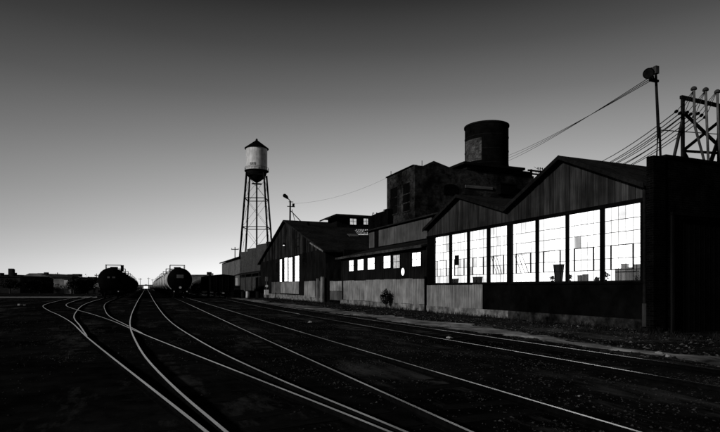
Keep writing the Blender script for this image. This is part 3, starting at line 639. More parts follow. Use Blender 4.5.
# eight wires to the rack with strain insulators
for k in range(9):
    px = 676+k*3.1 if k < 9 else 0; py = 112-k*.0+ (k % 3)*1.2
    a_ = P(677+k*3.6, 111+((k*7) % 3)*1.4+k*.35, YT-.2); e_ = tips[(k*4) % 12 if k < 3 else (k+1) % 12]
    e_ = (xz(534+k*3, 168, rz0)[0], rz0, z1+.38-.45*(k % 2))
    wire('wire', poly_line(a_, e_, 1.6+.02*k, 22), .02, 'wire number '[:0]+['topmost wire fanning from the steel frame', 'second wire from the top of the fan', 'third wire from the top of the fan', 'fourth wire from the top of the fan', 'middle wire of the fan behind the shed roof', 'fourth wire from the bottom of the fan', 'third wire from the bottom of the fan', 'second wire from the bottom of the fan', 'lowest wire fanning from the steel frame'][k], 'wires fanning from the steel frame')
    t_ = Vector(a_); b_ = Vector(poly_line(a_, e_, 1.6)[1])-t_; b_.normalize()
    si = thing('strain_insulator', 'dark strain insulator at the frame end of the '+['topmost wire', 'second wire from the top', 'third wire from the top', 'fourth wire from the top', 'middle wire of the fan', 'fourth wire from the bottom', 'third wire from the bottom', 'second wire from the bottom', 'lowest wire of the fan'][k], 'insulator', t_, group='strain insulators at the steel frame')
    MB().tube([b_*-.02, b_*.02, b_*.05, b_*.10, b_*.13, b_*.17], [.02, .07, .03, .07, .03, .05], 8).build('discs', 'black', si)
    c_ = P(694+(k//3)*11.8, 90, YP); MB().tube([Vector((0, 0, 0)), Vector(c_)-t_], .013, 5).build('lead', 'cable', si)
# small insulator stand near the roof end
xx, z0_ = xz(649.5, 166, 14.6); ins = thing('insulator_stand', 'small two-armed insulator stand on the near shed roof', 'insulator', (xx, 14.6, z0_-.15))
MB().bar((-.09, 0, 0), (0, 0, .3), .025).build('leg', 'steel', ins); MB().bar((.09, 0, 0), (0, 0, .3), .025).build('leg', 'steel', ins); MB().box(-.13, .13, -.02, .02, .29, .32).build('crossarm', 'steel', ins)
for q in (-.1, 0, .1): MB().lathe([(.015, 0), (.03, .03), (.015, .08)], (q, 0, .32 if q else .34), 8).build('insulator', 'steel', ins)

# ------------------------------------------------------------------ left gabled shed
ls = thing('gabled_workshop', 'large dark gabled workshop with four tall narrow glowing windows', 'building', (X0, 59, 0))
ya, yb, yp, ze, zp = 44.6, 73.6, 59.0, 4.75, 9.1
m = MB(); m.prism([(ya, 0), (yb, 0), (yb, ze), (yp, zp), (ya, ze)], 'x', X0, X0+.25); m.box(X0+.25, 33, ya, ya+.25, 0, ze); m.box(X0+.25, 33, yb-.25, yb, 0, ze); m.build('wall', 'darkwood', ls)
boards(ls, ya, yb, yp, ze, ze, zp, 4.95, X0-.0, .34, mats=('darkwood', 'gable3', 'gable'))
for (y0, y1) in ((ya-.4, yp), (yp, yb+.4)):
    z0_, z1_ = (ze-.12, zp) if y1 == yp else (zp, ze-.12)
    m = MB(); m.prism([(y0, z0_), (y1, z1_), (y1, z1_+.14), (y0, z0_+.14)], 'x', X0-.35, 33); m.build('roof', 'roof', ls)
y0_, z0_ = yz(327, 248); y1_, z1_ = yz(313, 242)
m = MB(); m.bar((X0-.38, ya-.4, ze-.08), (X0-.38, ya+3.6, ze+.98), .05, .14); m.build('eave_trim', 'concrete', ls)
for (a, b_, c, d) in ((280, 282.2, 259.3, 281.8), (284.7, 288, 257.7, 281.3), (288.9, 292.7, 257.5, 281.5), (295.2, 299.5, 256, 281.3)):
    y1 = yz(a, c)[0]; y0 = yz(b_, c)[0]; zt = yz((a+b_)/2, c)[1]; zb = yz((a+b_)/2, d)[1]; small_window(ls, y0, y1, zb, zt, 'glarepane', nv=1, nh=6, bw_=.08)
for (a, b_, c, d) in ((276.2, 278, 263, 272), (303, 306, 252, 262), (296, 299, 238, 246)):
    y1 = yz(a, c)[0]; y0 = yz(b_, c)[0]; small_window(ls, y0, y1, yz(b_, d)[1], yz(b_, c)[1], 'black', bw_=.08)
y, z = yz(285.4, 245); m = MB(); m.lathe([(.10, 0), (.17, .1), (.05, .28)], (X0-.2, y, z), 12); lf = m.build('wall_lamp', 'steel', ls); m = MB(); m.lathe([(.08, 0), (.11, .05), (.08, .1)], (X0-.2, y, z-.09), 12); m.build('bulb', 'lamp', lf)
# cladding along the foot
def panel(root, a, b_, c, d, m_, x=X0): sheets(root, yz(b_, d, x)[0], yz(a, d, x)[0], yz((a+b_)/2, d, x)[1], yz((a+b_)/2, c, x)[1], x, m_, jag=.02, wmin=1.2, wmax=2.4)
panel(ls, 272, 280.5, 282, 293.5, 'sheetgrey'); panel(ls, 281, 299.3, 282, 293.5, 'sheet'); panel(ls, 304.8, 315.5, 281, 297, 'sheet'); panel(ls, 316, 320.5, 281, 298, 'sheetgrey')
m = MB(); m.box(X0-.06, X0, ya, yb, -.2, .62); m.build('foundation', 'concrete', ls)
y0, y1 = yz(304.5, 290)[0], yz(299.8, 290)[0]; m = MB(); m.box(X0-.05, X0-.003, y0, y1, .62, 2.7)
for k in range(5): m.box(X0-.08, X0-.052, y0+.05, y1-.05, .9+k*.36, .96+k*.36)
m.build('door', 'darkwood', ls)
# monitor roof with two windows, and skylights
YC = 56.0; xa, z_t = xz(337, 216.3, YC); xb, _ = xz(372, 217, YC)
m = MB(); m.box(xa, 32, YC, YC+3.2, 7.4, z_t); m.build('monitor_wall', 'darkwood', ls)
m = MB(); m.prism([(xa-.9, z_t-.25), (xa-.3, z_t+.0), (33, z_t+.0), (33, z_t+.2), (xa-.3, z_t+.2), (xa-.9, z_t-.08)], 'y', YC-.6, YC+3.7); m.build('monitor_roof', 'roof', ls)
for a, b_ in ((350, 356.3), (363.5, 369.5)):
    x0_, zt = xz(a, 218.6, YC); x1_, zb = xz(b_, 224.8, YC); f = MB(); w_ = .07
    f.box(x0_-w_, x1_+w_, YC-.05, YC-.002, zb-w_, zb); f.box(x0_-w_, x1_+w_, YC-.05, YC-.002, zt, zt+w_); f.box(x0_-w_, x0_, YC-.05, YC-.002, zb, zt); f.box(x1_, x1_+w_, YC-.05, YC-.002, zb, zt)
    f.box((x0_+x1_)/2-.02, (x0_+x1_)/2+.02, YC-.04, YC-.02, zb, zt); f.box(x0_, x1_, YC-.041, YC-.019, (zb+zt)/2-.02, (zb+zt)/2+.02)
    fr = f.build('monitor_window', 'steel', ls); MB().box(x0_, x1_, YC-.018, YC-.006, zb, zt).build('pane', 'greypane', fr)
def roofz(Y): return ze-.12+(zp-ze+.12)*(Y-ya+.4)/(yp-ya+.4)+.14
def on_roof(px, py):      # where the sight line meets the near slope
    lo, hi = ya, yp
    for _ in range(40):
        mid = (lo+hi)/2; x, z = xz(px, py, mid)
        if z > roofz(mid): lo = mid
        else: hi = mid
    return xz(px, py, mid)[0], mid, roofz(mid)
def skylight(quad, m_, rows):
    q = [Vector(on_roof(*p)) for p in quad]; up_ = Vector((0, -.25, .95))
    m = MB(); m.add([p+up_*.02 for p in q]+[p+up_*.1 for p in q], [(0, 1, 2, 3), (4, 7, 6, 5), (0, 4, 5, 1), (1, 5, 6, 2), (2, 6, 7, 3), (3, 7, 4, 0)])
    o = m.build('skylight', m_, ls); b = MB()
    for k in range(rows+1):
        t = k/rows; b.bar(q[0].lerp(q[3], t)+up_*.13, q[1].lerp(q[2], t)+up_*.13, .12, .05)
    for k in range(8):
        t = k/7; b.bar(q[0].lerp(q[1], t)+up_*.12, q[3].lerp(q[2], t)+up_*.12, .10, .05)
    b.build('glazing_bars', 'darkwall', o)
skylight([(355, 230.3), (368, 230.3), (368, 235), (358.6, 235)], 'greypane', 3)  # skylight glass emits in place of the sky it would reflect
q = [Vector(on_roof(*p)) for p in ((347, 234.3), (357, 234.3), (359, 236.8), (350, 236.8))]; m = MB(); up_ = Vector((0, -.2, .9)); m.add([p+up_*.02 for p in q]+[p+up_*.07 for p in q], [(0, 1, 2, 3), (4, 7, 6, 5), (0, 4, 5, 1), (1, 5, 6, 2), (2, 6, 7, 3), (3, 7, 4, 0)]); m.build('roof_patch', 'warehouse2', ls)
rebase(ls)
# gap wall between workshop and wing
gw = thing('yard_wall', 'patched sheet fence filling the gap between workshop and low wing', 'fence', (X0, 42.5, 0))
panel(gw, 330.5, 342.5, 281, 291, 'sheet'); panel(gw, 330.5, 342.5, 291.2, 300, 'sheetgrey')
m = MB(); m.box(X0, X0+.12, 40.6, 44.6, 0, 3.6); m.build('backing', 'darkwall', gw); y = yz(322.7, 290)[0]
rebase(gw)
for px, zt_, lb in ((322.8, 2.35, 'tall pale gatepost at the near corner of the workshop'), (318.3, 2.2, 'narrow pale post behind the tall gatepost')):
    y = yz(px, 290, 14.7)[0]; m = MB(); m.box(14.55, 14.75, y-.28 if px > 320 else y-.12, y+.28 if px > 320 else y+.1, 0, zt_); m.box(14.53, 14.77, y-.15, y+.15, zt_+.002, zt_+.06); tag(m.build('gatepost', 'sheet', bevel=.01), lb, 'post')
# roof mast on the workshop
ym, zm = yz(290, 221, 16.0)
rm = thing('roof_mast', 'short mast with floodlight and crossarms on the workshop ridge', 'mast', (16, ym, 8.6)); 
def Q(px, py): y, z = yz(px, py, 16.0); return (16.0, y, z)
MB().tube([Q(290, 224), Q(290.3, 201)], .10, 8).build('pole', 'steel', rm)
MB().bar(Q(291, 211), Q(301.5, 222), .07).build('brace', 'steel', rm); MB().bar(Q(292, 209.5), Q(295, 221.5), .05).build('brace', 'steel', rm)
MB().bar(Q(287.5, 206.3), Q(294.5, 206.8), .10).build('crossarm', 'steel', rm); MB().bar(Q(289, 201.8), Q(293, 202), .08).build('crossarm', 'steel', rm)
MB().tube([Q(287.8, 198.5), Q(286.4, 196.8), Q(284.6, 195.6)], [.10, .2, .24], 12).build('lamp_housing', 'black', rm); MB().bar(Q(290.3, 201), Q(287.5, 198), .08).build('arm', 'steel', rm)
MB().tube([Q(293.3, 206.5), Q(293.5, 203.6)], .14, 8).build('insulator', 'steel', rm); rebase(rm)
wire('wire', poly_line(Q(293.5, 203.6), (24.1, 50.5, 13.3), .6, 20), .009, 'thin slack wire from the roof mast to the masonry block', 'single wire over the workshop roof')

# ------------------------------------------------------------------ warehouses beyond
wh = thing('warehouse', 'tall grey sheet-metal warehouse with stepped top beyond the workshop', 'warehouse', (16, 85, 0))
tops = [(240.2, 252), (247, 251.5), (247, 249), (257, 247.5), (257, 244.8), (266, 243.2), (266, 241.6), (277, 239.5)]
poly = [(74, 0), (yz(240.2, 252, 16)[0], 0)]+[yz(a, b_, 16) for a, b_ in tops]; poly[-1] = (74, poly[-1][1])
m = MB(); m.prism(poly, 'x', 16, 17); m.box(17, 28, 74, yz(241, 252, 16)[0], 0, 7); m.build('wall', 'warehouse', wh)
m = MB(); ya_, yb_2 = 74, yz(240, 274, 16)[0]; m.prism([(14.9, 3.5), (16, 3.9), (16, 4.0), (14.9, 3.62)], 'y', ya_, yb_2); m.build('canopy', 'roof', wh)
for k in range(5): y = ya_+.5+(yb_2-ya_-1)*k/4; MB().box(14.95, 15.05, y-.06, y+.06, 0, 3.5).build('canopy_post', 'greywood', wh)
m = MB(); m.box(15.96, 15.997, 78, 82, 0, 3.0); m.build('door', 'darkwall', wh); rebase(wh)
wf = thing('long_warehouse', 'long pale sheet-metal warehouse with low sloping roof, farthest of the row', 'warehouse', (16, 109, 0))
y1 = yz(222, 263, 16)[0]; y0 = yz(240.6, 257, 16)[0]; z = yz(230, 261, 16)[1]
m = MB(); m.box(16, 28, y0, y1, 0, z); m.build('wall', 'warehouse2', wf); m = MB(); m.prism([(15.5, z-.05), (22, z+1.6), (28.5, z-.05), (28.5, z+.15), (22, z+1.8), (15.5, z+.18)], 'y', y0, y1+.5); m.build('roof', 'darkwall', wf)
for k in range(3): y = y0+3+k*7; MB().box(15.95, 15.998, y, y+3, 0, 3.2).build('door', 'darkwall' if k else 'farpale', wf)
rebase(wf)
# clutter in front of the warehouses
def crate(px, d, w_, h_, label, m_='sheet', cat='crate', name='crate'):
    x, y, _ = pd(px, d); t = thing(name, label, cat, (x, y, 0), .3); MB().box(-w_/2, w_/2, -w_/2, w_/2, 0, h_).build('body', m_, t, bevel=.03); mb = MB()
    for q in (.15, .5, .85): mb.box(-w_/2-.03, w_/2+.03, -w_/2-.03, w_/2+.03, h_*q-.05, h_*q+.05)
    mb.build('battens', 'greywood', t); return t
crate(233.5, 74, 1.3, 1.7, 'tall pale crate left of the pile beyond the boxcar'); crate(239, 73, 1.0, 1.1, 'low grey crate beside the tall pale one', 'sheetgrey'); crate(252, 71, 1.1, 1.0, 'dark crate by the warehouse canopy', 'darkwood')
def drum(px, d, label, m_='steel'):
    x, y, _ = pd(px, d); t = thing('oil_drum', label, 'drum', (x, y, 0), group='drums by the warehouses'); MB().lathe([(.29, 0), (.3, .3), (.31, .31), (.3, .33), (.3, .6), (.31, .61), (.3, .63), (.29, .9)], (0, 0, 0), 20).build('body', m_, t, smooth=True); MB().lathe([(.27, .9), (.27, .92)], (0, 0, 0), 20).build('lid', 'steel', t)
drum(247.3, 70, 'white oil drum between the crates', 'white'); drum(243.5, 69, 'dark oil drum left of the white one'); drum(258, 68, 'dark oil drum nearest the workshop wall')
x, y, _ = pd(266.5, 64); sg = thing('signal_post', 'pale dwarf signal post with white box at the workshop corner', 'signal', (x, y, 0))
MB().tube([(0, 0, 0), (0, 0, 2.6)], .07, 8).build('post', 'pipe', sg); MB().box(-.24, .24, -.2, .2, .55, 1.15).build('box', 'white', sg); MB().box(-.15, .15, -.1, .1, 2.2, 2.75).build('head', 'pipe', sg)
MB().tube([(0, -.1, 1.6), (0, -.2, 1.6)], .16, 14).build('disc', 'white', sg)

# ------------------------------------------------------------------ water tower
wx, wy, _ = pd(256.7, 110); S = 110/F
wt = thing('water_tower', 'tall water tower with white cylindrical tank, cone roof and lattice legs', 'water tower', (wx, wy, 0))
def wz(py): return CAMZ+(HY-py)*S
r_t = 10.5*S
tk = MB().lathe([(r_t, wz(170.8)), (r_t, wz(148.2))], (0, 0, 0), 48).build('tank', 'tankwhite', wt, smooth=True)
MB().lathe([(r_t*1.13, wz(149.2)), (r_t*1.13, wz(148.6)), (.25, wz(140.6)), (.2, wz(139.2)), (.05, wz(138.6))], (0, 0, 0), 48).build('cone_roof', 'black', wt, smooth=True)
MB().lathe([(.3, wz(182.5)), (r_t*.35, wz(181)), (r_t*.66, wz(178.6)), (r_t*.88, wz(175)), (r_t*.99, wz(171.3)), (r_t*.99, wz(170.82))], (0, 0, 0), 48).build('bowl', 'steel', wt, smooth=True)
m = MB(); m.lathe([(r_t*.995, wz(171.6)), (r_t*1.14, wz(171.6)), (r_t*1.14, wz(171.1)), (r_t*.995, wz(171.1))], (0, 0, 0), 40); m.build('balcony', 'steel', wt)
m = MB(); n = 24
for k in range(n):
    a, b_ = 2*math.pi*k/n, 2*math.pi*(k+1)/n; p = Vector((math.cos(a), math.sin(a), 0))*r_t*1.12; q = Vector((math.cos(b_), math.sin(b_), 0))*r_t*1.12
    m.bar(p+Vector((0, 0, wz(171.1))), p+Vector((0, 0, wz(168.2))), .04); m.bar(p+Vector((0, 0, wz(168.2))), q+Vector((0, 0, wz(168.2))), .04)
m.build('handrail', 'steel', wt)
# faint lettering smudges low on the tank
m = MB(); 
va = math.atan2(-wy, -wx)
for k in range(5):      # worn marking low on the tank, too worn to read
    for j, (du, dz, wu, hz) in enumerate(((0, 0, .012, .5), (.055, 0, .012, .5), (.028, (.21, -.21, 0, .21, -.21)[k], .035, .07))):
        a = va-.64+k*.125+du; z = wz(165.9)+dz; rr = r_t+.012
        c0 = Vector((math.cos(a-wu)*rr, math.sin(a-wu)*rr, z)); c1 = Vector((math.cos(a+wu)*rr, math.sin(a+wu)*rr, z))
        m.bar(c0, c1, .02, hz*1.1)
m.build('worn_marking', 'steel', tk)
MB().tube([(0, 0, 0), (0, 0, wz(182))], .17, 12).build('riser_pipe', 'steel', wt)
lr0, lr1 = 12.3*S, 23.2*S; phi = va+R(35)
zt_, zb_ = wz(174), 0; legs = []
for k in range(4):
    a = phi+k*math.pi/2; t0 = Vector((math.cos(a)*lr0*.98, math.sin(a)*lr0*.98, zt_)); b0 = Vector((math.cos(a)*lr1, math.sin(a)*lr1, 0)); legs.append((b0, t0))
    MB().bar(b0, t0, .26, .26).build('leg', 'steel', wt)
def lp(k, z): b0, t0 = legs[k % 4]; return b0.lerp(t0, z/zt_)
lv = [0, wz(262), wz(228), wz(199.5), wz(176)]
for i, z in enumerate(lv[1:]):
    m = MB()
    for k in range(4): m.bar(lp(k, z), lp(k+1, z), .15)
    m.build('strut_ring', 'steel', wt)
for i in range(4):
    m = MB()
    for k in range(4): m.bar(lp(k, lv[i]), lp(k+1, lv[i+1]), .045); m.bar(lp(k+1, lv[i]), lp(k, lv[i+1]), .045)
    m.build('cross_rods', 'steel', wt)
m = MB(); z = wz(183.5); m.box(-1.0, 1.0, -.5, .5, z-.15, z); m.build('valve_platform', 'steel', wt)
MB().bar(lp(3, 1.5)+Vector((.15, 0, 0)), lp(3, zt_)+Vector((.15, 0, 0)), .25, .04).build('ladder', 'steel', wt)

# ------------------------------------------------------------------ tank cars
def tank_car(label, paint, x, y, group, box_side=0, shade_end=False):
    t = thing('tank_car', label, 'tank car', (x, y, 0), group=group); r = 1.55; zc = 2.42; L0, L1 = 0.0, 13.2
    prof = [(.35, -.0), (.8, .05), (1.2, .18), (1.45, .42), (r, .75), (r, L1-.75), (1.45, L1-.42), (1.2, L1-.18), (.8, L1-.05), (.35, L1)]
    m = MB(); n = 40; vs = []; fs = []
    for rr, yy in prof:
        for k in range(n): a = 2*math.pi*k/n; vs.append((rr*math.cos(a), yy, zc+rr*math.sin(a)))
    for i in range(len(prof)-1):
        for k in range(n): fs.append((i*n+k, i*n+(k+1) % n, (i+1)*n+(k+1) % n, (i+1)*n+k))
    fs += [tuple(range(n)), tuple((len(prof)-1)*n+k for k in range(n))]; m.add(vs, fs)
    if shade_end: m.m = [1 if (i < 4*n or i == len(fs)-2) else 0 for i in range(len(fs))]  # near end coloured black to stand for its shade
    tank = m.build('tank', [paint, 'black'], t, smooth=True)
    m = MB(); vs = []
    for yy in (3.2, 9.9):
        m.tube([(0, 0, 0), (0, .001, 0)], .001, 3) if False else None
        for k in range(24): a, b_ = math.pi*k/12, math.pi*(k+1)/12; m.bar((1.57*math.cos(a), yy, zc+1.57*math.sin(a)), (1.57*math.cos(b_), yy, zc+1.57*math.sin(b_)), .12, .03)
    m.build('band', 'black', tank)
    m = MB(); m.box(-.35, .35, -.6, L1+.6, .75, 1.0); m.box(-1.4, 1.4, -.55, -.3, .8, 1.08); m.box(-1.4, 1.4, L1+.3, L1+.55, .8, 1.08); m.box(-1.0, 1.0, .6, 1.3, .95, 1.35); m.box(-1.0, 1.0, L1-1.3, L1-.6, .95, 1.35); m.build('frame', 'black', t)
    for yy in (1.6, L1-1.6):
        m = MB()
        for s in (-1, 1):
            m.box(s*.98-.07, s*.98+.07, yy-1.15, yy+1.15, .42, .62); m.box(s*.98-.1, s*.98+.1, yy-.3, yy+.3, .3, .7)
        m.box(-.95, .95, yy-.2, yy+.2, .5, .72); tk_ = m.build('truck', 'black', t)
        for ww in (-.85, .85):
            w_ = MB()
            for s in (-1, 1):
                w_.tube([(s*.80, yy+ww, .50), (s*.72, yy+ww, .50), (s*.71, yy+ww, .50), (s*.68, yy+ww, .50)], [.42, .43, .46, .46], 20)
            w_.tube([(-.7, yy+ww, .5), (.7, yy+ww, .5)], .07, 8); w_.build('wheelset', 'steel', tk_)
    yc = L1/2
    m = MB(); m.tube([(0, yc, 3.9), (0, yc, 4.18)], .42, 20); m.tube([(0, yc, 4.18), (0, yc, 4.26)], .46, 20); m.box(.2, .5, yc+.5, yc+.8, 3.85, 4.3); m.build('dome', 'black', t)
    m = MB(); m.box(-.98, .98, yc-1.1, yc+1.1, 3.86, 3.9)
    for s in (-1, 1): m.bar((s*.95, yc, 3.86), (s*1.2, yc, 3.3), .06)
    m.build('platform', 'black', t)
    m = MB()
    for s in (-1, 1):
        for q in (-1.05, 0, 1.05): m.bar((s*.95, yc+q, 3.9), (s*.95, yc+q, 4.52), .05)
        m.bar((s*.95, yc-1.05, 4.52), (s*.95, yc+1.05, 4.52), .05); m.bar((s*.95, yc-1.05, 4.2), (s*.95, yc+1.05, 4.2), .035)
    for q in (-1.05, 1.05): m.bar((-.95, yc+q, 4.52), (.95, yc+q, 4.52), .05)
    m.build('railing', 'black', t)
    for s in (-1, 1):
        m = MB()
        for q in (-.22, .22): m.bar((s*1.66, yc+q, 1.0), (s*1.66, yc+q, 3.2), .04); m.bar((s*1.66, yc+q, 3.2), (s*.95, yc+q, 3.95), .04)
        for k in range(8): m.bar((s*1.66, yc-.22, 1.1+k*.28), (s*1.66, yc+.22, 1.1+k*.28), .03)
        m.build('ladder', 'black', t)
    for yy, s in ((-.6, -1), (L1+.6, 1)):
        m = MB(); m.bar((0, yy, .87), (0, yy+s*.55, .87), .16, .22); m.box(-.16, .16, yy+s*.55-.12, yy+s*.55+.12, .72, 1.04); m.build('coupler', 'steel', t)
    m = MB(); m.bar((-1.3, -.5, 1.08), (-1.3, -.5, 1.75), .04); m.bar((1.3, -.5, 1.08), (1.3, -.5, 1.75), .04); m.bar((-1.3, -.5, 1.75), (1.3, -.5, 1.75), .04); m.build('end_rail', 'black', t)
    if box_side:
        m = MB(); m.box(.95, 1.3, yc-1.0, yc-.5, 3.7, 4.5); m.build('hatch_box', 'black', t)
    return t
cr_ = tank_car('lead tank car of the right-hand train, end blackened for its shade, facing the camera', 'tankpale', 4.05, 70.6, 'tank cars of the right-hand train', shade_end=True)
# markings on its end
def placard(t, x, z, w_, h_, m_='fargrey', y=-.03): MB().box(x-w_/2, x+w_/2, y-.02, y, z-h_/2, z+h_/2).build('placard', m_, t)
placard(cr_, .0, 2.85, .85, .42, y=-.02)
for x, z in ((-.75, .92), (.8, .92)): placard(cr_, x, z, .14, .14, 'white', y=-.56)
m = MB(); m.tube([(0, -.56, 1.42), (0, -.5, 1.42)], .15, 14); m.build('end_disc', 'white', cr_)
nm = ['second', 'third', 'fourth', 'fifth', 'sixth', 'seventh', 'eighth', 'ninth', 'tenth']
c2 = tank_car('pale tank car, second in the right-hand train', 'tankpale', 4.05, 70.6+15.6, 'tank cars of the right-hand train')
for i in range(1, 9):
    c = copy_tree(c2); c.location = (4.05, 70.6+15.6*(i+1), 0); c['label'] = 'pale tank car, '+nm[i]+' in the right-hand train'
cl = tank_car('black lead tank car of the left-hand train with a hatch box on top', 'black', -4.15, 73.2, 'tank cars of the left-hand train', 1)
placard(cl, -.25, 2.72, .28, .2, y=-.02); placard(cl, .35, 2.72, .34, .2, y=-.02); placard(cl, .9, .93, .13, .13, 'white', y=-.56)
c3 = tank_car('dark tank car, second in the left-hand train', 'black', -4.15, 73.2+15.6, 'tank cars of the left-hand train')
for i in range(1, 8):
    c = copy_tree(c3); c.location = (-4.15, 73.2+15.6*(i+1), 0); c['label'] = 'dark tank car, '+nm[i]+' in the left-hand train'
# boxcar
bc = thing('boxcar', 'low dark boxcar parked right of the tank trains', 'boxcar', (9.3, 70, 0))
MB().box(-1.55, 1.55, 0, 12, .95, 3.0).build('body', 'black', bc); MB().prism([(-1.62, 3.0), (1.62, 3.0), (0, 3.16)], 'y', -.1, 12.1).build('roof', 'black', bc)
m = MB()
for k in range(9): m.bar((-1.58, .1+k*1.47, 1.0), (-1.58, .1+k*1.47, 3.0), .06)
for x in (-1.5, -.75, 0, .75, 1.5): m.bar((x, -.03, 1.0), (x, -.03, 3.0), .06)
m.build('ribs', 'steel', bc)
for yy in (2, 10):
    m = MB()
    for s in (-1, 1): m.box(s*.98-.07, s*.98+.07, yy-1.1, yy+1.1, .42, .66)
    tk_ = m.build('truck', 'black', bc)
    for ww in (-.85, .85): w_ = MB(); w_.tube([(-.8, yy+ww, .5), (-.68, yy+ww, .5)], .44, 18); w_.tube([(.68, yy+ww, .5), (.8, yy+ww, .5)], .44, 18); w_.tube([(-.7, yy+ww, .5), (.7, yy+ww, .5)], .07, 8); w_.build('wheelset', 'steel', tk_)
MB().bar((0, -.6, .87), (0, 0, .87), .18, .2).build('coupler', 'steel', bc); MB().box(-.3, .3, -.5, 12.5, .78, .95).build('frame', 'black', bc)

# ------------------------------------------------------------------ far background
def far_house(px0, px1, py, d, m_, label, name='far_house', cat='building', gable=0, depth=12, roofm='far', chim=None, wins=0):
    x, y, z = pd(px0, d, py); x2, y2, _ = pd(px1, d, py); W = math.hypot(x2-x, y2-y); t = thing(name, label, cat, (x, y, 0), -TH)
    MB().box(0, W, 0, depth, 0, z).build('wall', m_, t)
    if gable: MB().prism([(-.6, z+.001), (W+.6, z+.001), (W*.62, z+gable), (W*.30, z+gable)], 'y', -.6, depth+.6).build('roof', roofm, t)
    else: MB().box(-.3, W+.3, -.3, depth+.3, z+.001, z+.3).build('roof', roofm, t)
    vb = MB()
    for k in range(int(W/3)):
        a = random.uniform(.03, .95)*W; ww = random.uniform(.3, 1.6); hh = random.uniform(.2, .9)+(gable*.6 if gable and W*.25 < a < W*.7 else 0); vb.box(a, a+ww, 1, 1+ww, z+.31 if not gable else z, z+.31+hh)
    if vb.f: vb.build('roof_vents', 'far', t)
    if chim: a, w_, h_ = chim; MB().box(W*a, W*a+w_, 2, 2+w_, z, z+h_).build('chimney', 'far', t)
    for k in range(wins):
        xx = W*(k+.6)/(wins+.4); fr = MB().box(xx, xx+1.1, -.06, -.002, z*.45, z*.45+1.3).build('window', 'steel', t); MB().box(xx+.1, xx+1.0, -.07, -.062, z*.45+.1, z*.45+1.2).build('pane', 'fargrey', fr)
    return t
far_house(-25, 20, 277, 128, 'far', 'long dark flat-roofed building at the left edge', chim=(.62, 1.0, 2.0), depth=14)
far_house(21, 53, 278.5, 140, 'far', 'dark building with broad grey hipped roof, left', gable=1.4, roofm='fargrey', depth=14)
far_house(0, 13, 275.5, 165, 'far', 'dark building with square chimney behind the long flat roof', chim=(.3, 1.2, 2.3))
far_house(53.5, 71.5, 278, 118, 'fargrey', 'pale building with two roof vents, between the dark buildings', chim=(.5, 1.2, .9), wins=0)
t = far_house(64, 71, 279.3, 116.5, 'farpale', 'small bright annexe at the right end of the pale building', depth=1.2)
far_house(72, 88, 281.5, 122, 'far', 'dark low building with two lit windows, left of the tank train', wins=0)
x, y, z = pd(78.5, 121.6, 285.5)
for px, lb in ((78.6, 'left'), (82.6, 'right')):
    x, y, z = pd(px, 121.7, 285.4); tag(MB().box(-.35, .35, -.05, .05, -.22, .22).build('window_sign', 'farpale', loc=(x, y, z)), lb+' of two pale boards on the dark low building', 'board')
for k, (px, lb) in enumerate(((92, 'left'), (96.5, 'right'))):
    x, y, z = pd(px, 118); t = thing('gravel_hopper', 'sloping grey hopper, '+lb+' of two behind the left tank train', 'hopper', (x, y, 0), -TH, 'grey hoppers behind the left train')
    MB().prism([(-1, 1.8), (.7, 1.3), (.2, 2.9), (-.9, 2.9)], 'y', 0, 3).build('chute', 'fargrey', t); MB().box(-.9, .7, .2, 2.8, 0, 1.25).build('base', 'far', t)
far_house(86, 103, 283, 125, 'far', 'dark low shed hidden mostly by the left tank train')
far_house(187, 208, 275.6, 160, 'fargrey', 'grey flat building between the right train and the boxcar', depth=20, roofm='fargrey')
x, y, z = pd(201, 130, 279.5); t = thing('quonset_hut', 'arched grey hut right of the right-hand tank train', 'hut', (x, y, 0), -TH)
pl = [(2.6*math.cos(a*math.pi/14), z-2.2+2.2*math.sin(a*math.pi/14)) for a in range(15)]+[(-2.6, 0), (2.6, 0)]
MB().prism(pl, 'y', 0, 12).build('shell', 'warehouse', t); MB().prism([(p[0]*.85, p[1]*.9) for p in pl], 'y', -.05, -.002).build('end_wall', 'far', t)
# made-up shed with a glowing panel for the bright blob at the vanishing point
x, y, z = pd(146, 420, 285.2); t = thing('glow_shed', 'tiny made-up glowing shed for the bright blob where the tracks vanish', 'shed', (x-2.7, y, 0)); MB().box(0, 5.4, 0, 8, 0, 2.9).build('wall', 'white', t); MB().box(1.0, 4.2, -.08, -.01, .3, 2.3).build('glow_panel', 'lamp', t); MB().prism([(-.3, 2.9), (5.7, 2.9), (2.7, 3.7)], 'y', -.3, 8.3).build('roof', 'fargrey', t)
# utility poles
def upole(px, d, py, label, arm=2.0, tilt=0):
    x, y, z = pd(px, d, py); t = thing('utility_pole', label, 'utility pole', (x, y, 0), -TH, 'utility poles in the distance')
    MB().tube([(0, 0, 0), (tilt, 0, z)], [.16, .11], 8).build('pole', 'greywood', t); MB().box(tilt-arm/2, tilt+arm/2, -.08, .08, z-.7, z-.5).build('crossarm', 'greywood', t)
    for q in (-.45, .45): MB().lathe([(.05, 0), (.08, .1), (.04, .25)], (tilt+q*arm, 0, z-.5), 8).build('insulator', 'steel', t)
upole(235, 135, 247, 'utility pole rising behind the long pale warehouse', 1.9); upole(57.5, 150, 272.5, 'thin utility pole above the pale building at left', 1.0); upole(96.5, 150, 273.5, 'thin utility pole left of the left tank train', 1.0)
upole(140.2, 260, 278, 'distant utility pole left of the vanishing point', 1.6); upole(148.6, 300, 277.5, 'distant utility pole right of the vanishing point', 1.6); upole(152.5, 330, 279, 'farthest utility pole above the right train', 1.6)
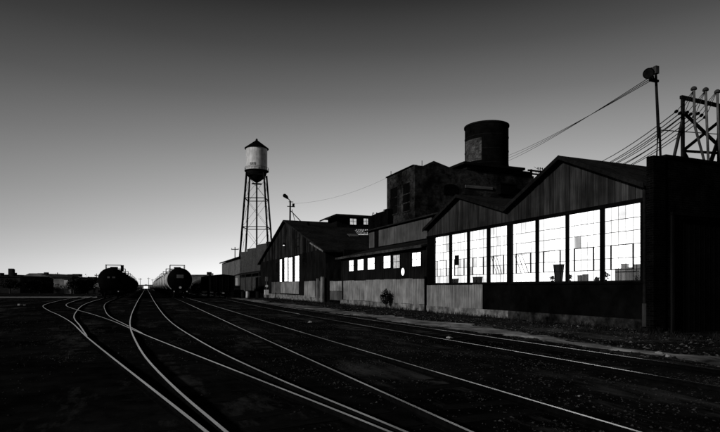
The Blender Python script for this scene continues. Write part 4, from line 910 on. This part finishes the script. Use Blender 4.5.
# distant trees
def tree(px, d, h, label, rw=2.0, n=1500):
    x, y, _ = pd(px, d); t = thing('tree', label, 'tree', (x, y, 0), random.random()*6, 'dark trees on the left horizon')
    s = MB(); s.tube([(0, 0, -.2), (.05, 0, h*.4), (0, .1, h*.75)], [.2, .14, .05], 7); lobes = []
    for k in range(7):
        a = k*2.4+random.random(); q = Vector((math.cos(a)*rw*random.uniform(.35, .8), math.sin(a)*rw*random.uniform(.35, .8), h*random.uniform(.45, .9))); lobes.append(q); s.tube([(0, 0, h*.35), q], [.08, .02], 5)
    s.build('trunk', 'bark', t); mb = MB()
    for k in range(n):
        q = random.choice(lobes); rr = rw*.55; c = q+Vector((random.gauss(0, rr*.5), random.gauss(0, rr*.5), random.gauss(0, rr*.35))); u = Vector((random.gauss(0, 1), random.gauss(0, 1), random.gauss(0, 1))).normalized()*.22; v = u.orthogonal().normalized()*.13
        mb.add([c-u, c+v, c+u, c-v], [(0, 1, 2, 3)])
    mb.build('crown', 'leaf', t)
for px, d, h, rw, lb in ((10, 118, 3.4, 1.8, 'low dark tree near the left edge'), (40, 115, 2.6, 2.4, 'broad low dark tree before the hipped roof'), (74, 110, 3.2, 1.6, 'dark tree at the right end of the pale building'), (87, 112, 3.0, 1.8, 'dark tree left of the grey hoppers'), (199, 100, 2.0, 1.2, 'small dark tree between the right train and the boxcar')):
    tree(px, d, h, lb, rw)
for k in range(16):
    px = 2+k*6.1+random.uniform(-2, 2)
    tree(px, random.uniform(140, 175), random.uniform(3.2, 4.7), ['small', 'ragged', 'broad', 'thin'][k % 4]+' dark treetop behind the roofs, '+['first', 'second', 'third', 'fourth', 'fifth', 'sixth', 'seventh', 'eighth', 'ninth', 'tenth', 'eleventh', 'twelfth', 'thirteenth', 'fourteenth', 'fifteenth', 'sixteenth'][k]+' from the left edge', random.uniform(1.2, 2.4), 500)
# far low hills
mb = MB(); vs = []; n = 160
for i in range(n+1):
    a = R(-75+150*i/n); r0 = 3200; hh = 22+26*(fbm(i*.12, 4, 1)+.5)+8*fbm(i*.5, 9, 1); hh *= .5
    for rr, z in ((r0, -2), (r0+250, hh*.6), (r0+600, hh), (r0+1500, -2)): vs.append((rr*math.sin(a), rr*math.cos(a), z))
mb.add(vs, [(i*4+k, (i+1)*4+k, (i+1)*4+k+1, i*4+k+1) for i in range(n) for k in range(3)]); tag(mb.build('hills', 'fargrey', smooth=True), kind='structure')
# loose pale stones that stand out by the tracks
for px, py, s, lb in ((19.5, 305.5, .22, 'bright pale stone alone in the left yard'), (24.5, 305, .10, 'small stone right of the bright pale one'), (450, 338, .10, 'pale stone on the near rail of the wall track'), (659.5, 353.5, .09, 'flat pale scrap in front of the brick building'), (670, 356, .10, 'longer flat pale scrap beside the first'), (676, 367, .03, 'tiny white pebble below the pale scraps'), (580, 396, .03, 'white pebble between the two right-hand tracks'), (310, 322, .10, 'pale stone between the tracks below the yard fence')):
    dd = F*CAMZ/(py-HY); x, y, _ = pd(px, dd); m = MB(); bs = []
    for k in range(14):
        a = random.random()*6.28; cb = random.uniform(-1, 1); sb = math.sqrt(1-cb*cb); bs.append(Vector((math.cos(a)*sb*s*1.2, math.sin(a)*sb*s, cb*s*.5)))
    import bmesh
    bm = bmesh.new(); [bm.verts.new(v) for v in bs]; bmesh.ops.convex_hull(bm, input=bm.verts); me = bpy.data.meshes.new('stone'); bm.to_mesh(me); bm.free(); me.materials.append(M['rock'])
    o = bpy.data.objects.new('stone', me); C.objects.link(o); o.location = (x, y, gh(x, y)+s*.3); tag(o, lb, 'stone')
print('objects', len(bpy.data.objects))
